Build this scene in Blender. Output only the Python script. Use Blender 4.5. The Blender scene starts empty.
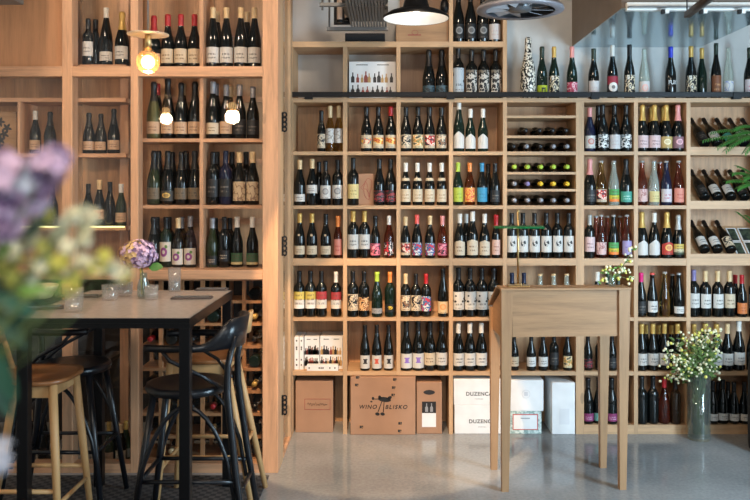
import bpy, bmesh, math, random
from mathutils import Vector, Matrix
random.seed(7)
C = bpy.context.scene.collection
PI = math.pi
F, CX, CY, CAMH = 800.0, 388.0, 188.0, 1.6

def W(px, py, Y):                       # point at depth Y seen at that place of the photograph
    return Vector(((px-CX)*Y/F, Y, CAMH-(py-CY)*Y/F))
def PX(px, Y): return (px-CX)*Y/F
def PZ(py, Y): return CAMH-(py-CY)*Y/F
def lin(c):
    return tuple((v/255/12.92) if v/255 <= .04045 else ((v/255+.055)/1.055)**2.4 for v in c)+(1,)

# ---------------------------------------------------------------- mesh builder
class MB:
    def __init__(s): s.bm = bmesh.new(); s.uv = s.bm.loops.layers.uv.new('UVMap')
    def box(s, x0, x1, y0, y1, z0, z1, bev=0, mi=0):
        vs = [s.bm.verts.new((x, y, z)) for x in (x0, x1) for y in (y0, y1) for z in (z0, z1)]
        fs = []
        for q in ((0,1,3,2),(4,6,7,5),(0,4,5,1),(2,3,7,6),(0,2,6,4),(1,5,7,3)):
            f = s.bm.faces.new([vs[i] for i in q]); f.material_index = mi; fs.append(f)
        if bev:
            es = list({e for f in fs for e in f.edges})
            bmesh.ops.bevel(s.bm, geom=es, offset=bev, segments=2, affect='EDGES', profile=.5)
        return s
    def hexa(s, pts):                    # 8 corners: bottom 4 (ccw), top 4
        v = [s.bm.verts.new(p) for p in pts]
        for q in ((3,2,1,0),(4,5,6,7),(0,1,5,4),(1,2,6,5),(2,3,7,6),(3,0,4,7)):
            s.bm.faces.new([v[i] for i in q])
        return s
    def ring(s, c, ax, r, n, up=None):
        ax = Vector(ax).normalized()
        a = ax.orthogonal().normalized() if up is None else (Vector(up)-ax*ax.dot(Vector(up))).normalized()
        b = ax.cross(a)
        if isinstance(r, (int, float)): r = (r, r)
        return [s.bm.verts.new(Vector(c)+a*(r[0]*math.cos(2*PI*i/n))+b*(r[1]*math.sin(2*PI*i/n))) for i in range(n)]
    def tube(s, pts, rs, n=10, up=None, cap=True, mi=0):
        pts = [Vector(p) for p in pts]
        if isinstance(rs, (int, float)): rs = [rs]*len(pts)
        prev = None; a_prev = None
        for i, p in enumerate(pts):
            d = (pts[min(i+1, len(pts)-1)]-pts[max(i-1, 0)]).normalized()
            if up is not None: u = Vector(up)
            elif a_prev is None: u = d.orthogonal()
            else: u = a_prev
            u = (u-d*d.dot(u)).normalized(); a_prev = u
            rg = s.ring(p, d, rs[i], n, u)
            if prev:
                for k in range(n):
                    f = s.bm.faces.new((prev[k], prev[(k+1)%n], rg[(k+1)%n], rg[k])); f.smooth = True; f.material_index = mi
            elif cap:
                f = s.bm.faces.new(rg[::-1]); f.material_index = mi
            prev = rg
        if cap:
            f = s.bm.faces.new(prev); f.material_index = mi
        return s
    def lathe(s, prof, c=(0, 0, 0), n=20, mi=0, smooth=True):
        c = Vector(c); prev = None
        for (r, z) in prof:
            if r < 1e-6: rg = [s.bm.verts.new(c+Vector((0, 0, z)))]
            else: rg = [s.bm.verts.new(c+Vector((r*math.cos(2*PI*i/n), r*math.sin(2*PI*i/n), z))) for i in range(n)]
            if prev:
                for k in range(n):
                    a, b = prev[k % len(prev)], prev[(k+1) % len(prev)]
                    d, e = rg[k % len(rg)], rg[(k+1) % len(rg)]
                    q = []
                    for v in (a, b, e, d):
                        if v not in q: q.append(v)
                    if len(q) > 2:
                        f = s.bm.faces.new(q); f.smooth = smooth; f.material_index = mi
            prev = rg
        return s
    def patch(s, R, z0, z1, half, house=0, n=12, mi=0):   # label wrapped on a bottle, facing -y
        top, bot = [], []
        for i in range(n+1):
            u = i/n; a = -PI/2+(u-.5)*2*half
            zt = z1-house*abs(2*u-1)*(z1-z0)
            bot.append((s.bm.verts.new((R*math.cos(a), R*math.sin(a), z0)), u, 0))
            top.append((s.bm.verts.new((R*math.cos(a), R*math.sin(a), zt)), u, (zt-z0)/(z1-z0)))
        for i in range(n):
            q = (bot[i], bot[i+1], top[i+1], top[i])
            f = s.bm.faces.new([v[0] for v in q]); f.smooth = True; f.material_index = mi
            for l, v in zip(f.loops, q): l[s.uv].uv = (v[1], v[2])
        return s
    def quad(s, a, b, c, d, mi=0):
        vs = [s.bm.verts.new(p) for p in (a, b, c, d)]
        f = s.bm.faces.new(vs); f.material_index = mi
        for l, u in zip(f.loops, ((0, 0), (1, 0), (1, 1), (0, 1))): l[s.uv].uv = u
        return s
    def poly(s, pts, off, mi=0):         # flat outline given thickness
        off = Vector(off)
        a = [s.bm.verts.new(p) for p in pts]; b = [s.bm.verts.new(Vector(p)+off) for p in pts]
        n = len(pts)
        for f in ([*a[::-1]], b): s.bm.faces.new(f).material_index = mi
        for i in range(n):
            s.bm.faces.new((a[i], a[(i+1)%n], b[(i+1)%n], b[i])).material_index = mi
        return s
    def ball(s, c, r, sub=2, mi=0, sc=(1, 1, 1), jit=0):
        g = bmesh.ops.create_icosphere(s.bm, subdivisions=sub, radius=r)['verts']
        for v in g:
            k = 1+random.uniform(-jit, jit)
            v.co = Vector((v.co.x*sc[0]*k, v.co.y*sc[1]*k, v.co.z*sc[2]*k))+Vector(c)
        for f in {f for v in g for f in v.link_faces}: f.smooth = True; f.material_index = mi
        return s
    def leaf(s, p, d, up, L, w, bend=.2, mi=0):
        p = Vector(p); d = Vector(d).normalized(); u = Vector(up); sd = d.cross(u)
        if sd.length < 1e-4: sd = d.orthogonal()
        sd.normalize(); u = sd.cross(d).normalized()
        rows = []
        for t, ww in ((0, .08), (.3, .85), (.6, .9), (.85, .5), (1, .03)):
            c = p+d*(L*t)-u*(bend*L*t*t)
            rows.append((s.bm.verts.new(c-sd*w*ww*.5+u*w*.12*ww), s.bm.verts.new(c), s.bm.verts.new(c+sd*w*ww*.5+u*w*.12*ww)))
        for a, b in zip(rows, rows[1:]):
            for k in (0, 1):
                f = s.bm.faces.new((a[k], a[k+1], b[k+1], b[k])); f.smooth = True; f.material_index = mi
        return s
    def move(s, v):
        bmesh.ops.translate(s.bm, verts=s.bm.verts, vec=Vector(v)); return s
    def mesh(s, name):
        bmesh.ops.recalc_face_normals(s.bm, faces=s.bm.faces)
        m = bpy.data.meshes.new(name); s.bm.to_mesh(m); s.bm.free(); return m

def link(name, mesh, mats, parent=None):
    o = bpy.data.objects.new(name, mesh); C.objects.link(o)
    if mats is not None and not mesh.materials:
        for m in (mats if isinstance(mats, (list, tuple)) else [mats]): mesh.materials.append(m)
    if parent: o.parent = parent
    return o
def wloc(o):
    v = Vector((0, 0, 0))
    while o: v += o.location; o = o.parent
    return v
def part(name, mb, mats, parent):        # geometry given in world coordinates, parent not rotated
    mb.move(-wloc(parent)); return link(name, mb.mesh(name), mats, parent)
def tag(o, label, cat, group=None):
    n = len(label.replace(',', ' ').split())
    if not 4 <= n <= 16: print('LABELLEN', n, label)
    o['label'] = label; o['category'] = cat
    if group: o['group'] = group
    return o
def thing(name, loc, label, cat, group=None, rz=0):
    o = bpy.data.objects.new(name, None); C.objects.link(o); o.location = loc; o.rotation_euler = (0, 0, rz)
    o.empty_display_size = .05
    return tag(o, label, cat, group)
def solo(name, mb, mats, loc, label, cat, group=None):   # one-mesh thing, geometry in world coordinates
    mb.move(-Vector(loc)); o = link(name, mb.mesh(name), mats); o.location = loc
    return tag(o, label, cat, group)
def struct(name, mb, mats, parent=None):
    o = link(name, mb.mesh(name), mats, parent)
    if not parent: o['kind'] = 'structure'
    return o
def text_mesh(body, size, shear=0, ext=.0004, align='CENTER', spacing=1.0, bold=0):
    cu = bpy.data.curves.new('lettering', 'FONT'); cu.body = body; cu.size = size; cu.align_x = align; cu.align_y = 'CENTER'
    cu.extrude = ext; cu.offset = bold; cu.shear = shear; cu.space_character = spacing
    o = bpy.data.objects.new('lettering', cu); C.objects.link(o)
    dg = bpy.context.evaluated_depsgraph_get()
    m = bpy.data.meshes.new_from_object(o.evaluated_get(dg)); m.name = 'lettering'
    bpy.data.objects.remove(o); bpy.data.curves.remove(cu)
    m.materials.clear()
    return m
def front_text(body, size, pos, mat, parent, name='lettering', shear=0, ext=.0004, spacing=1.0, bold=0):   # upright, facing -y
    m = text_mesh(body, size, shear, ext, spacing=spacing, bold=bold)
    p = Vector(pos)-wloc(parent)
    m.transform(Matrix.Translation(p) @ Matrix.Rotation(PI/2, 4, 'X'))
    return link(name, m, mat, parent)

# ---------------------------------------------------------------- materials
class NT:
    def __init__(s, name):
        s.m = bpy.data.materials.new(name); s.m.use_nodes = True; s.t = s.m.node_tree
        s.b = s.t.nodes['Principled BSDF']; s.out = s.t.nodes['Material Output']
    def n(s, typ, **kw):
        x = s.t.nodes.new(typ)
        for k, v in kw.items(): setattr(x, k, v)
        return x
    def set(s, sock, v):
        if hasattr(v, 'is_output'): s.t.links.new(v, sock)
        elif v is not None: sock.default_value = v
    def math(s, op, a, b=None, clamp=False):
        x = s.n('ShaderNodeMath', operation=op, use_clamp=clamp); s.set(x.inputs[0], a)
        if b is not None: s.set(x.inputs[1], b)
        return x.outputs[0]
    def mix(s, f, a, b):
        x = s.n('ShaderNodeMix', data_type='RGBA'); s.set(x.inputs[0], f); s.set(x.inputs[6], a); s.set(x.inputs[7], b)
        return x.outputs[2]
    def coord(s, which, scale=(1, 1, 1), loc=(0, 0, 0)):
        tc = s.n('ShaderNodeTexCoord'); mp = s.n('ShaderNodeMapping')
        mp.inputs['Scale'].default_value = scale; mp.inputs['Location'].default_value = loc
        s.t.links.new(tc.outputs[which], mp.inputs[0]); return mp.outputs[0]
    def noise(s, vec, scale, detail=3, rough=.5):
        x = s.n('ShaderNodeTexNoise'); s.set(x.inputs['Vector'], vec); x.inputs['Scale'].default_value = scale
        x.inputs['Detail'].default_value = detail; x.inputs['Roughness'].default_value = rough
        return x.outputs[0]
    def ramp(s, f, stops, const=False):
        x = s.n('ShaderNodeValToRGB'); e = x.color_ramp.elements
        if const: x.color_ramp.interpolation = 'CONSTANT'
        while len(e) < len(stops): e.new(.5)
        for el, (p, c) in zip(e, stops): el.position = p; el.color = c
        s.set(x.inputs[0], f); return x.outputs[0]
    def inr(s, v, a, b):
        return s.math('MULTIPLY', s.math('GREATER_THAN', v, a), s.math('LESS_THAN', v, b))
    def base(s, c): s.set(s.b.inputs['Base Color'], c)
    def p(s, **kw):
        for k, v in kw.items(): s.set(s.b.inputs[k.replace('_', ' ')], v)
        return s
def simple(name, rgb, rough=.5, metal=0, **kw):
    t = NT(name); c = lin(rgb)
    v = t.noise(t.coord('Object'), 9, 2)
    t.base(t.ramp(v, [(.3, tuple(x*.93 for x in c[:3])+(1,)), (.7, tuple(min(1, x*1.05) for x in c[:3])+(1,))]))
    t.p(Roughness=rough, Metallic=metal, **kw); return t.m
def wood(name, rgb, axis='Z', rough=.5, contrast=.16, knots=True):
    t = NT(name); c = Vector(lin(rgb)[:3])
    sc = {'X': (.7, 9, 9), 'Y': (9, .7, 9), 'Z': (9, 9, .7)}[axis]
    oi = t.n('ShaderNodeObjectInfo')
    tc = t.n('ShaderNodeTexCoord'); off = t.n('ShaderNodeVectorMath', operation='ADD')
    cmb = t.n('ShaderNodeCombineXYZ'); r = t.math('MULTIPLY', oi.outputs['Random'], 7.0)
    for i in range(3): t.set(cmb.inputs[i], r)
    t.set(off.inputs[0], tc.outputs['Object']); t.set(off.inputs[1], cmb.outputs[0])
    mp = t.n('ShaderNodeMapping'); mp.inputs['Scale'].default_value = sc; t.set(mp.inputs[0], off.outputs[0])
    n1 = t.noise(mp.outputs[0], 3.0, 5, .6); n2 = t.noise(mp.outputs[0], 14, 3, .6)
    f = t.math('ADD', t.math('MULTIPLY', n1, .7), t.math('MULTIPLY', n2, .3))
    d = tuple(c*(1-contrast*1.6))+(1,); l = tuple(v*(1+contrast) for v in c)+(1,)
    col = t.ramp(f, [(.32, d), (.5, tuple(c)+(1,)), (.68, l)])
    if knots:
        vo = t.n('ShaderNodeTexVoronoi'); mp2 = t.n('ShaderNodeMapping')
        mp2.inputs['Scale'].default_value = {'X': (2.2, 7, 7), 'Y': (7, 2.2, 7), 'Z': (7, 7, 2.2)}[axis]
        t.set(mp2.inputs[0], off.outputs[0]); t.set(vo.inputs['Vector'], mp2.outputs[0]); vo.inputs['Scale'].default_value = .9
        k = t.math('LESS_THAN', vo.outputs['Distance'], .075)
        col = t.mix(t.math('MULTIPLY', k, .5), col, tuple(c*.38)+(1,))
    t.base(col); t.p(Roughness=rough)
    bp = t.n('ShaderNodeBump'); bp.inputs['Strength'].default_value = .08; t.set(bp.inputs['Height'], f)
    t.t.links.new(bp.outputs[0], t.b.inputs['Normal'])
    return t.m
PINE = (194, 156, 118)
pine_v = wood('pine_upright', PINE, 'Z'); pine_h = wood('pine_board', PINE, 'X')
pine_y = wood('pine_depth', PINE, 'Y')
pine_panel = wood('pine_panel', (196, 152, 112), 'Z', contrast=.2)
larch_v = wood('larch_post', (198, 150, 114), 'Z', contrast=.2); larch_h = wood('larch_beam', (198, 150, 114), 'X', contrast=.2)
plank = wood('larch_panel', (186, 132, 92), 'Z', contrast=.12, knots=False)
oak_v = wood('oak_leg', (162, 124, 88), 'Z', contrast=.14, knots=False); oak_h = wood('oak_panel', (160, 122, 86), 'X', contrast=.2, knots=False)
oak_y = wood('oak_side', (164, 122, 84), 'Y', contrast=.16, knots=False)
beech = wood('beech_leg', (205, 160, 108), 'Z', contrast=.1, knots=False)
beech_seat = wood('beech_seat', (150, 98, 58), 'X', rough=.35, contrast=.15, knots=False)
shade_wood = wood('shade_toned_wood', (46, 36, 30), 'Z', contrast=.2)  # near-black tone puts the cabinet's inner shade into the wood colour
rack_wood = wood('rack_wood', (186, 134, 92), 'X', contrast=.2, knots=False)
blk_metal = simple('black_metal', (26, 26, 28), .4, .6)
blk_paint = simple('black_lacquer', (20, 22, 27), .28)
steel = simple('brushed_steel', (170, 172, 174), .3, .9)
grey_metal = simple('grey_duct_metal', (120, 118, 115), .45, .5)
brown_metal = simple('taupe_sheet_metal', (122, 108, 96), .5, .2)
brass = simple('brass', (206, 172, 118), .3, 1)
white_enamel = simple('white_enamel', (232, 230, 225), .35)
white_card = simple('white_card', (232, 232, 232), .6)
kraft = simple('kraft_card', (166, 126, 98), .7)
kraft_edge = simple('kraft_label', (170, 128, 96), .7)
ink = simple('black_ink', (30, 28, 28), .6)
grey_ink = simple('grey_ink', (150, 150, 152), .6)
green_glass = simple('green_shade', (12, 96, 52), .25)
leaf_green = simple('leaf_green', (98, 140, 50), .5); leaf_dark = simple('leaf_dark', (48, 92, 70), .5)
fern_green = simple('fern_green', (62, 120, 48), .5)
stem_green = simple('stem_green', (98, 112, 60), .6)
lilac = simple('lilac_petal', (214, 182, 208), .6); lilac_dark = simple('lilac_dark_petal', (120, 92, 128), .6)
sand_petal = simple('sandy_petal', (214, 182, 128), .6)
cream_petal = simple('cream_petal', (240, 232, 196), .6); yellow_petal = simple('yellow_bud', (226, 218, 110), .6)
pale_blue = simple('pale_blue_petal', (205, 206, 216), .6)
linen = simple('grey_linen', (84, 72, 66), .8)
gel = simple('felt_black', (34, 33, 34), .9)

def clear_pane(name, tint=(255, 255, 255), ior=1.45, rough=.02, extra=0, frost=None, amount=0):
    t = NT(name); t.t.nodes.remove(t.b)
    tr = t.n('ShaderNodeBsdfTransparent'); tr.inputs[0].default_value = lin(tint)
    gl = t.n('ShaderNodeBsdfGlossy'); gl.inputs['Roughness'].default_value = rough
    lw = t.n('ShaderNodeLayerWeight'); lw.inputs[0].default_value = .5; mx = t.n('ShaderNodeMixShader')
    f = t.math('ADD', t.math('MULTIPLY', t.math('POWER', lw.outputs['Facing'], 4.0), .7), .04+extra, True)
    t.set(mx.inputs[0], f); t.t.links.new(tr.outputs[0], mx.inputs[1]); t.t.links.new(gl.outputs[0], mx.inputs[2])
    sh = mx.outputs[0]
    if frost:                                # light-scattering etched surface
        tl = t.n('ShaderNodeBsdfTranslucent'); tl.inputs[0].default_value = lin(frost); df = t.n('ShaderNodeBsdfDiffuse'); df.inputs[0].default_value = lin(frost)
        m1 = t.n('ShaderNodeMixShader'); t.t.links.new(tl.outputs[0], m1.inputs[1]); t.t.links.new(df.outputs[0], m1.inputs[2])
        m2 = t.n('ShaderNodeMixShader'); m2.inputs[0].default_value = amount; t.t.links.new(sh, m2.inputs[1]); t.t.links.new(m1.outputs[0], m2.inputs[2]); sh = m2.outputs[0]
    t.t.links.new(sh, t.out.inputs[0]); return t.m
pane = clear_pane('clear_glass_pane')
tumbler = clear_pane('tumbler_glass', (250, 250, 250), 1.5, .08, .05, (235, 232, 226), .13)
vase_glass = clear_pane('vase_glass', (242, 247, 245), 1.5, .03, .05, (225, 235, 232), .06)
def emit(name, rgb, s):
    t = NT(name); t.p(Emission_Color=lin(rgb), Emission_Strength=s); t.base(lin(rgb)); return t.m
glow = emit('lamp_glow', (255, 226, 176), 7)
glow_white = emit('lamp_glow_white', (255, 240, 220), 14)

GLASS = {}
for k, (rgb, tr) in {'k': ((14, 17, 17), 0), 'g': ((18, 34, 26), 0), 'b': ((44, 28, 16), 0), 'n': ((24, 28, 52), 0),
                     'c': ((222, 232, 222), .72), 'y': ((222, 200, 118), 1), 'r': ((216, 132, 112), 1), 'o': ((206, 132, 66), 1),
                     'e': ((40, 48, 28), 0)}.items():
    t = NT('bottle_glass_'+k); t.base(lin(rgb)); t.p(Roughness=.06, IOR=1.5)
    t.b.inputs['Transmission Weight'].default_value = tr
    GLASS[k] = t.m
t = NT('spotted_bottle_paint'); v = t.noise(t.coord('Object', (1, 1, .8)), 118, 0)
t.base(t.ramp(v, [(0, lin((16, 16, 18))), (.485, lin((226, 220, 206)))], True)); t.p(Roughness=.3); GLASS['s'] = t.m
t = NT('green_gold_sleeve'); t.base(lin((84, 82, 44))); t.p(Roughness=.35, Metallic=.3); GLASS['l'] = t.m
GLASSW = {'k': 'dark', 'g': 'dark green', 'b': 'brown', 'n': 'dark blue', 'c': 'clear', 'y': 'golden', 'r': 'rosy', 'o': 'amber', 'e': 'olive green', 's': 'spotted', 'l': 'green-gold'}
CAPC = {'k': (22, 22, 24), 'w': (224, 220, 212), 'p': (226, 150, 146), 'g': (206, 168, 92), 'r': (176, 34, 40), 'l': (176, 204, 72),
        'o': (238, 142, 72), 'b': (52, 136, 180), 't': (222, 192, 146), 's': (150, 150, 156), 'm': (224, 40, 120), 'd': (30, 38, 66),
        'x': (34, 52, 42), 'v': (132, 122, 168), 'u': (44, 60, 196), 'y': (230, 190, 50), 'n': (176, 178, 176), 'q': (230, 96, 90)}
CAPW = {'k': 'black', 'w': 'white', 'p': 'pink', 'g': 'gold', 'r': 'red', 'l': 'lime', 'o': 'orange', 'b': 'blue', 't': 'beige', 's': 'silver',
        'm': 'magenta', 'd': 'navy', 'x': 'bottle-green', 'v': 'mauve', 'u': 'bright-blue', 'y': 'yellow', 'n': 'steel', 'q': 'coral'}
CAP = {}
for k, c in CAPC.items():
    t = NT('capsule_'+k); t.base(lin(c)); t.p(Roughness=.35, Metallic=.25 if k in 'gsn' else 0); CAP[k] = t.m

# label designs: base, motif, accents, words, (z0,z1 as share of body), house
CR = (226, 206, 176); WH = (228, 224, 218)
LAB = {
 'wt': (WH, 'text', [(60, 56, 56)], 'white label', (.22, .84), 0),
 'wlow': (WH, 'text', [(60, 56, 56)], 'low white label', (.12, .52), 0),
 'ct': (CR, 'text', [(90, 60, 44)], 'cream label', (.22, .84), 0),
 'clow': (CR, 'text', [(90, 60, 44)], 'low cream label', (.12, .6), 0),
 'beige': ((214, 176, 142), 'text', [(110, 70, 50)], 'beige label', (.15, .7), 0),
 'land': (CR, 'art', [(226, 180, 70), (100, 140, 150), (214, 104, 60), CR], 'landscape label', (.1, .82), 0, (.3, .75)),
 'sun': (CR, 'art', [(220, 130, 60), (190, 70, 40), (236, 200, 90), CR], 'orange-striped label', (.1, .82), 0, (.3, .8)),
 'figr': (CR, 'art', [(40, 40, 48), (200, 60, 50), (240, 232, 220), (236, 150, 110)], 'red picture label', (.1, .84), 0, (.2, .95)),
 'figy': ((232, 214, 170), 'art', [(120, 130, 80), (224, 160, 90), (236, 220, 180), (90, 80, 60)], 'yellowish picture label', (.1, .84), 0, (.2, .95)),
 'figk': (CR, 'art', [(30, 30, 34), (226, 206, 176), (130, 120, 110), (230, 210, 180)], 'grey picture label', (.1, .84), 0, (.2, .95)),
 'figl': (CR, 'art', [(150, 110, 80), (60, 60, 66), (226, 206, 176), (210, 170, 130)], 'brown picture label', (.1, .84), 0, (.2, .95)),
 'house': (WH, 'plain', [], 'gabled white label', (.08, .95), .32),
 'pale': (WH, 'swirl', [(150, 140, 130)], 'white scribbled label', (.35, 1.0), 0),
 'wc': (WH, 'circle', [(196, 120, 110)], 'white label with red disc', (.1, .8), 0),
 'wg': (WH, 'circle', [(140, 136, 136)], 'white label with grey crest', (.12, .72), 0),
 'kw': ((26, 26, 30), 'art', [(26, 26, 30), (226, 224, 220), (26, 26, 30), (150, 160, 164)], 'black-and-white label', (.1, .82), 0, (0, 1)),
 'high': (WH, 'text', [(80, 70, 66)], 'high white label', (.62, 1.12), 0),
 'gold': ((206, 176, 112), 'circle', [(240, 226, 190)], 'gold diamond label', (.1, .75), 0),
 'pinkd': ((150, 110, 120), 'circle', [(230, 180, 190)], 'pink diamond label', (.1, .75), 0),
 'yel': ((232, 214, 150), 'text', [(150, 130, 80)], 'pale yellow label', (.1, .72), 0),
 'dred': ((36, 24, 28), 'art', [(36, 24, 28), (150, 50, 56), (36, 24, 28), (120, 90, 90)], 'dark red-patterned label', (.1, .7), 0, (0, 1)),
 'lime': ((190, 206, 76), 'text', [(130, 150, 40)], 'lime label', (.12, .95), 0),
 'orng': ((232, 112, 62), 'art', [(232, 112, 62), (240, 190, 90), (220, 84, 50), (244, 160, 110)], 'orange label', (.12, .95), 0, (0, 1)),
 'blue': ((64, 156, 196), 'text', [(40, 110, 150)], 'blue label', (.12, .95), 0),
 'none': None,
 'faint': ((34, 34, 36), 'text', [(120, 112, 104)], 'near-black label', (.12, .8), 0),
 'seal': (CR, 'text', [(110, 80, 60)], 'cream label and seal', (.12, .6), 0),
 'neckb': (CR, 'text', [(150, 110, 80)], 'cream label and neck band', (.12, .86), 0),
 'pinka': ((226, 110, 130), 'art', [(226, 110, 130), (40, 34, 40), (232, 120, 140), (240, 170, 180)], 'pink picture label', (.08, .78), 0, (.1, .9)),
 'pinks': ((236, 150, 130), 'text', [(190, 80, 70)], 'salmon label', (.08, .9), 0),
 'redk': ((26, 24, 28), 'art', [(206, 50, 60), (26, 24, 28), (236, 220, 214), (26, 24, 28)], 'red-and-black label', (.08, .86), 0, (0, 1)),
 'mix': ((60, 70, 110), 'art', [(206, 50, 70), (60, 110, 160), (232, 224, 220), (40, 34, 50)], 'multicoloured label', (.08, .8), 0, (0, 1)),
 'arch': ((230, 212, 186), 'text', [(120, 90, 70)], 'arched cream label', (.08, .92), .14),
 'blush': ((236, 194, 176), 'text', [(160, 100, 90)], 'blush label', (.08, .84), 0),
 'blot': (WH, 'blot', [(36, 36, 40)], 'white ink-blot label', (.08, .82), 0),
 'pw': ((236, 206, 206), 'text', [(120, 70, 80)], 'pinkish white label', (.12, .82), 0),
 'pws': ((236, 196, 190), 'swirl', [(150, 80, 80)], 'pale pink label', (.12, .86), 0),
 'lemon': ((226, 214, 70), 'split', [(80, 160, 90), (236, 130, 60)], 'green-and-yellow label', (.12, .84), 0),
 'lila': ((176, 160, 206), 'text', [(120, 100, 160)], 'lilac label', (.12, .95), 0),
 'hexr': ((206, 66, 54), 'circle', [(236, 190, 110)], 'red hexagonal label', (.12, .85), .2),
 'strip': ((222, 210, 170), 'split', [(206, 180, 90), (60, 70, 50)], 'striped tan label', (.14, .78), 0),
 'yw': (WH, 'split', [(196, 178, 90), (228, 224, 218)], 'yellow-and-white label', (.2, .95), 0),
 'rw': (WH, 'split', [(170, 60, 64), (228, 214, 200)], 'red-and-white label', (.2, .95), 0),
 'port': ((206, 160, 110), 'art', [(60, 36, 26), (224, 180, 130), (150, 96, 60), (236, 210, 170)], 'brown portrait label', (.1, .7), 0, (0, 1)),
 'smol': ((170, 170, 172), 'text', [(60, 60, 62)], 'small grey label', (.12, .4), 0),
 'logo': ((28, 28, 28), 'blot', [(236, 196, 60)], 'yellow-logo label', (.02, .4), 0),
 'peach': ((236, 206, 160), 'circle', [(236, 150, 90)], 'peach label', (.12, .75), 0),
 'dots': (WH, 'dots', [(40, 40, 44)], 'white label with dark dots', (.12, .88), 0),
 'orl': ((226, 130, 70), 'text', [(150, 70, 30)], 'orange label', (.1, .75), 0),
 'tower': (WH, 'sym', [(40, 36, 40)], 'white label with dark emblem', (.05, .8), 0),
 'towerr': (WH, 'sym', [(206, 84, 64)], 'white label with red emblem', (.05, .8), 0),
 'pur': (WH, 'sym', [(140, 110, 190)], 'white label with purple emblem', (.05, .8), 0),
 'wide': (WH, 'text', [(70, 70, 74)], 'broad white label', (.2, .85), 0),
 'mag': ((150, 60, 110), 'text', [(230, 190, 210)], 'purple label', (.08, .5), 0),
 'teal': ((110, 170, 160), 'text', [(220, 240, 230)], 'teal label', (.08, .5), 0),
 'badge': ((18, 20, 22), 'circle', [(140, 140, 140)], 'black label with round badge', (.1, .8), 0),
 'kpat': ((20, 20, 24), 'art', [(20, 20, 24), (196, 190, 180), (20, 20, 24), (120, 110, 96)], 'black patterned label', (.05, 1.0), 0, (0, 1)),
 'vstrip': ((196, 206, 214), 'dots', [(40, 46, 54)], 'tall pale blue label', (.05, 1.0), 0),
 'cyan': ((64, 92, 104), 'swirl', [(16, 18, 20)], 'dim blue label', (.05, .6), 0),
 'limk': ((190, 204, 40), 'sq', [(20, 24, 20)], 'lime label with black square', (.02, .55), 0),
 'pkw': ((204, 70, 100), 'swirl', [(240, 200, 206)], 'pink label', (.03, .7), 0),
 'plain': ((222, 216, 214), 'text', [(190, 170, 170)], 'plain white label', (.05, .8), 0),
 'oval': ((30, 22, 26), 'oval', [(230, 226, 222), (150, 40, 60)], 'dark label with white oval', (.05, 1.0), 0),
 'kart': ((22, 22, 24), 'art', [(22, 22, 24), (226, 210, 180), (22, 22, 24), (226, 220, 206)], 'black figured label', (.02, 1.1), 0, (0, 1)),
 'cwhite': ((232, 226, 222), 'circle', [(236, 180, 170)], 'white label with faint pink ring', (.05, .8), 0),
 'brn': ((140, 84, 54), 'text', [(206, 150, 100)], 'brown label', (.05, .95), 0),
 'cblue': ((230, 228, 226), 'swirl', [(110, 130, 190)], 'white label with blue scrawl', (.05, .8), 0),
 'pband': ((226, 214, 218), 'text', [(190, 60, 90)], 'white label with pink lines', (.1, .85), 0),
 'apple': ((232, 222, 206), 'apple', [(140, 70, 130), (90, 130, 60)], 'white label with purple fruit', (.05, .85), 0),
 'grn': ((72, 110, 78), 'split', [(60, 96, 66), (206, 190, 140)], 'green label', (.05, .62), 0),
 'bl2': ((24, 22, 24), 'text', [(196, 180, 160)], 'black lettered label', (.05, .5), 0),
 'rust': ((222, 180, 146), 'art', [(150, 60, 40), (222, 180, 146), (190, 100, 60), (222, 190, 160)], 'rust picture label', (.3, .8), 0, (.1, .9)),
 'dim': ((120, 104, 82), 'text', [(60, 50, 44)], 'dull gold label', (.2, .75), 0),
 'dimd': ((70, 66, 60), 'circle', [(214, 178, 100)], 'dark label with gold seal', (.1, .6), 0),
 'bigc': ((222, 196, 160), 'swirl', [(120, 90, 70)], 'large cream label', (.1, 1.0), 0),
 'aqua': ((80, 170, 150), 'text', [(200, 230, 220)], 'sea-green label', (.1, .7), 0),
}
LMAT = {}
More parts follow.
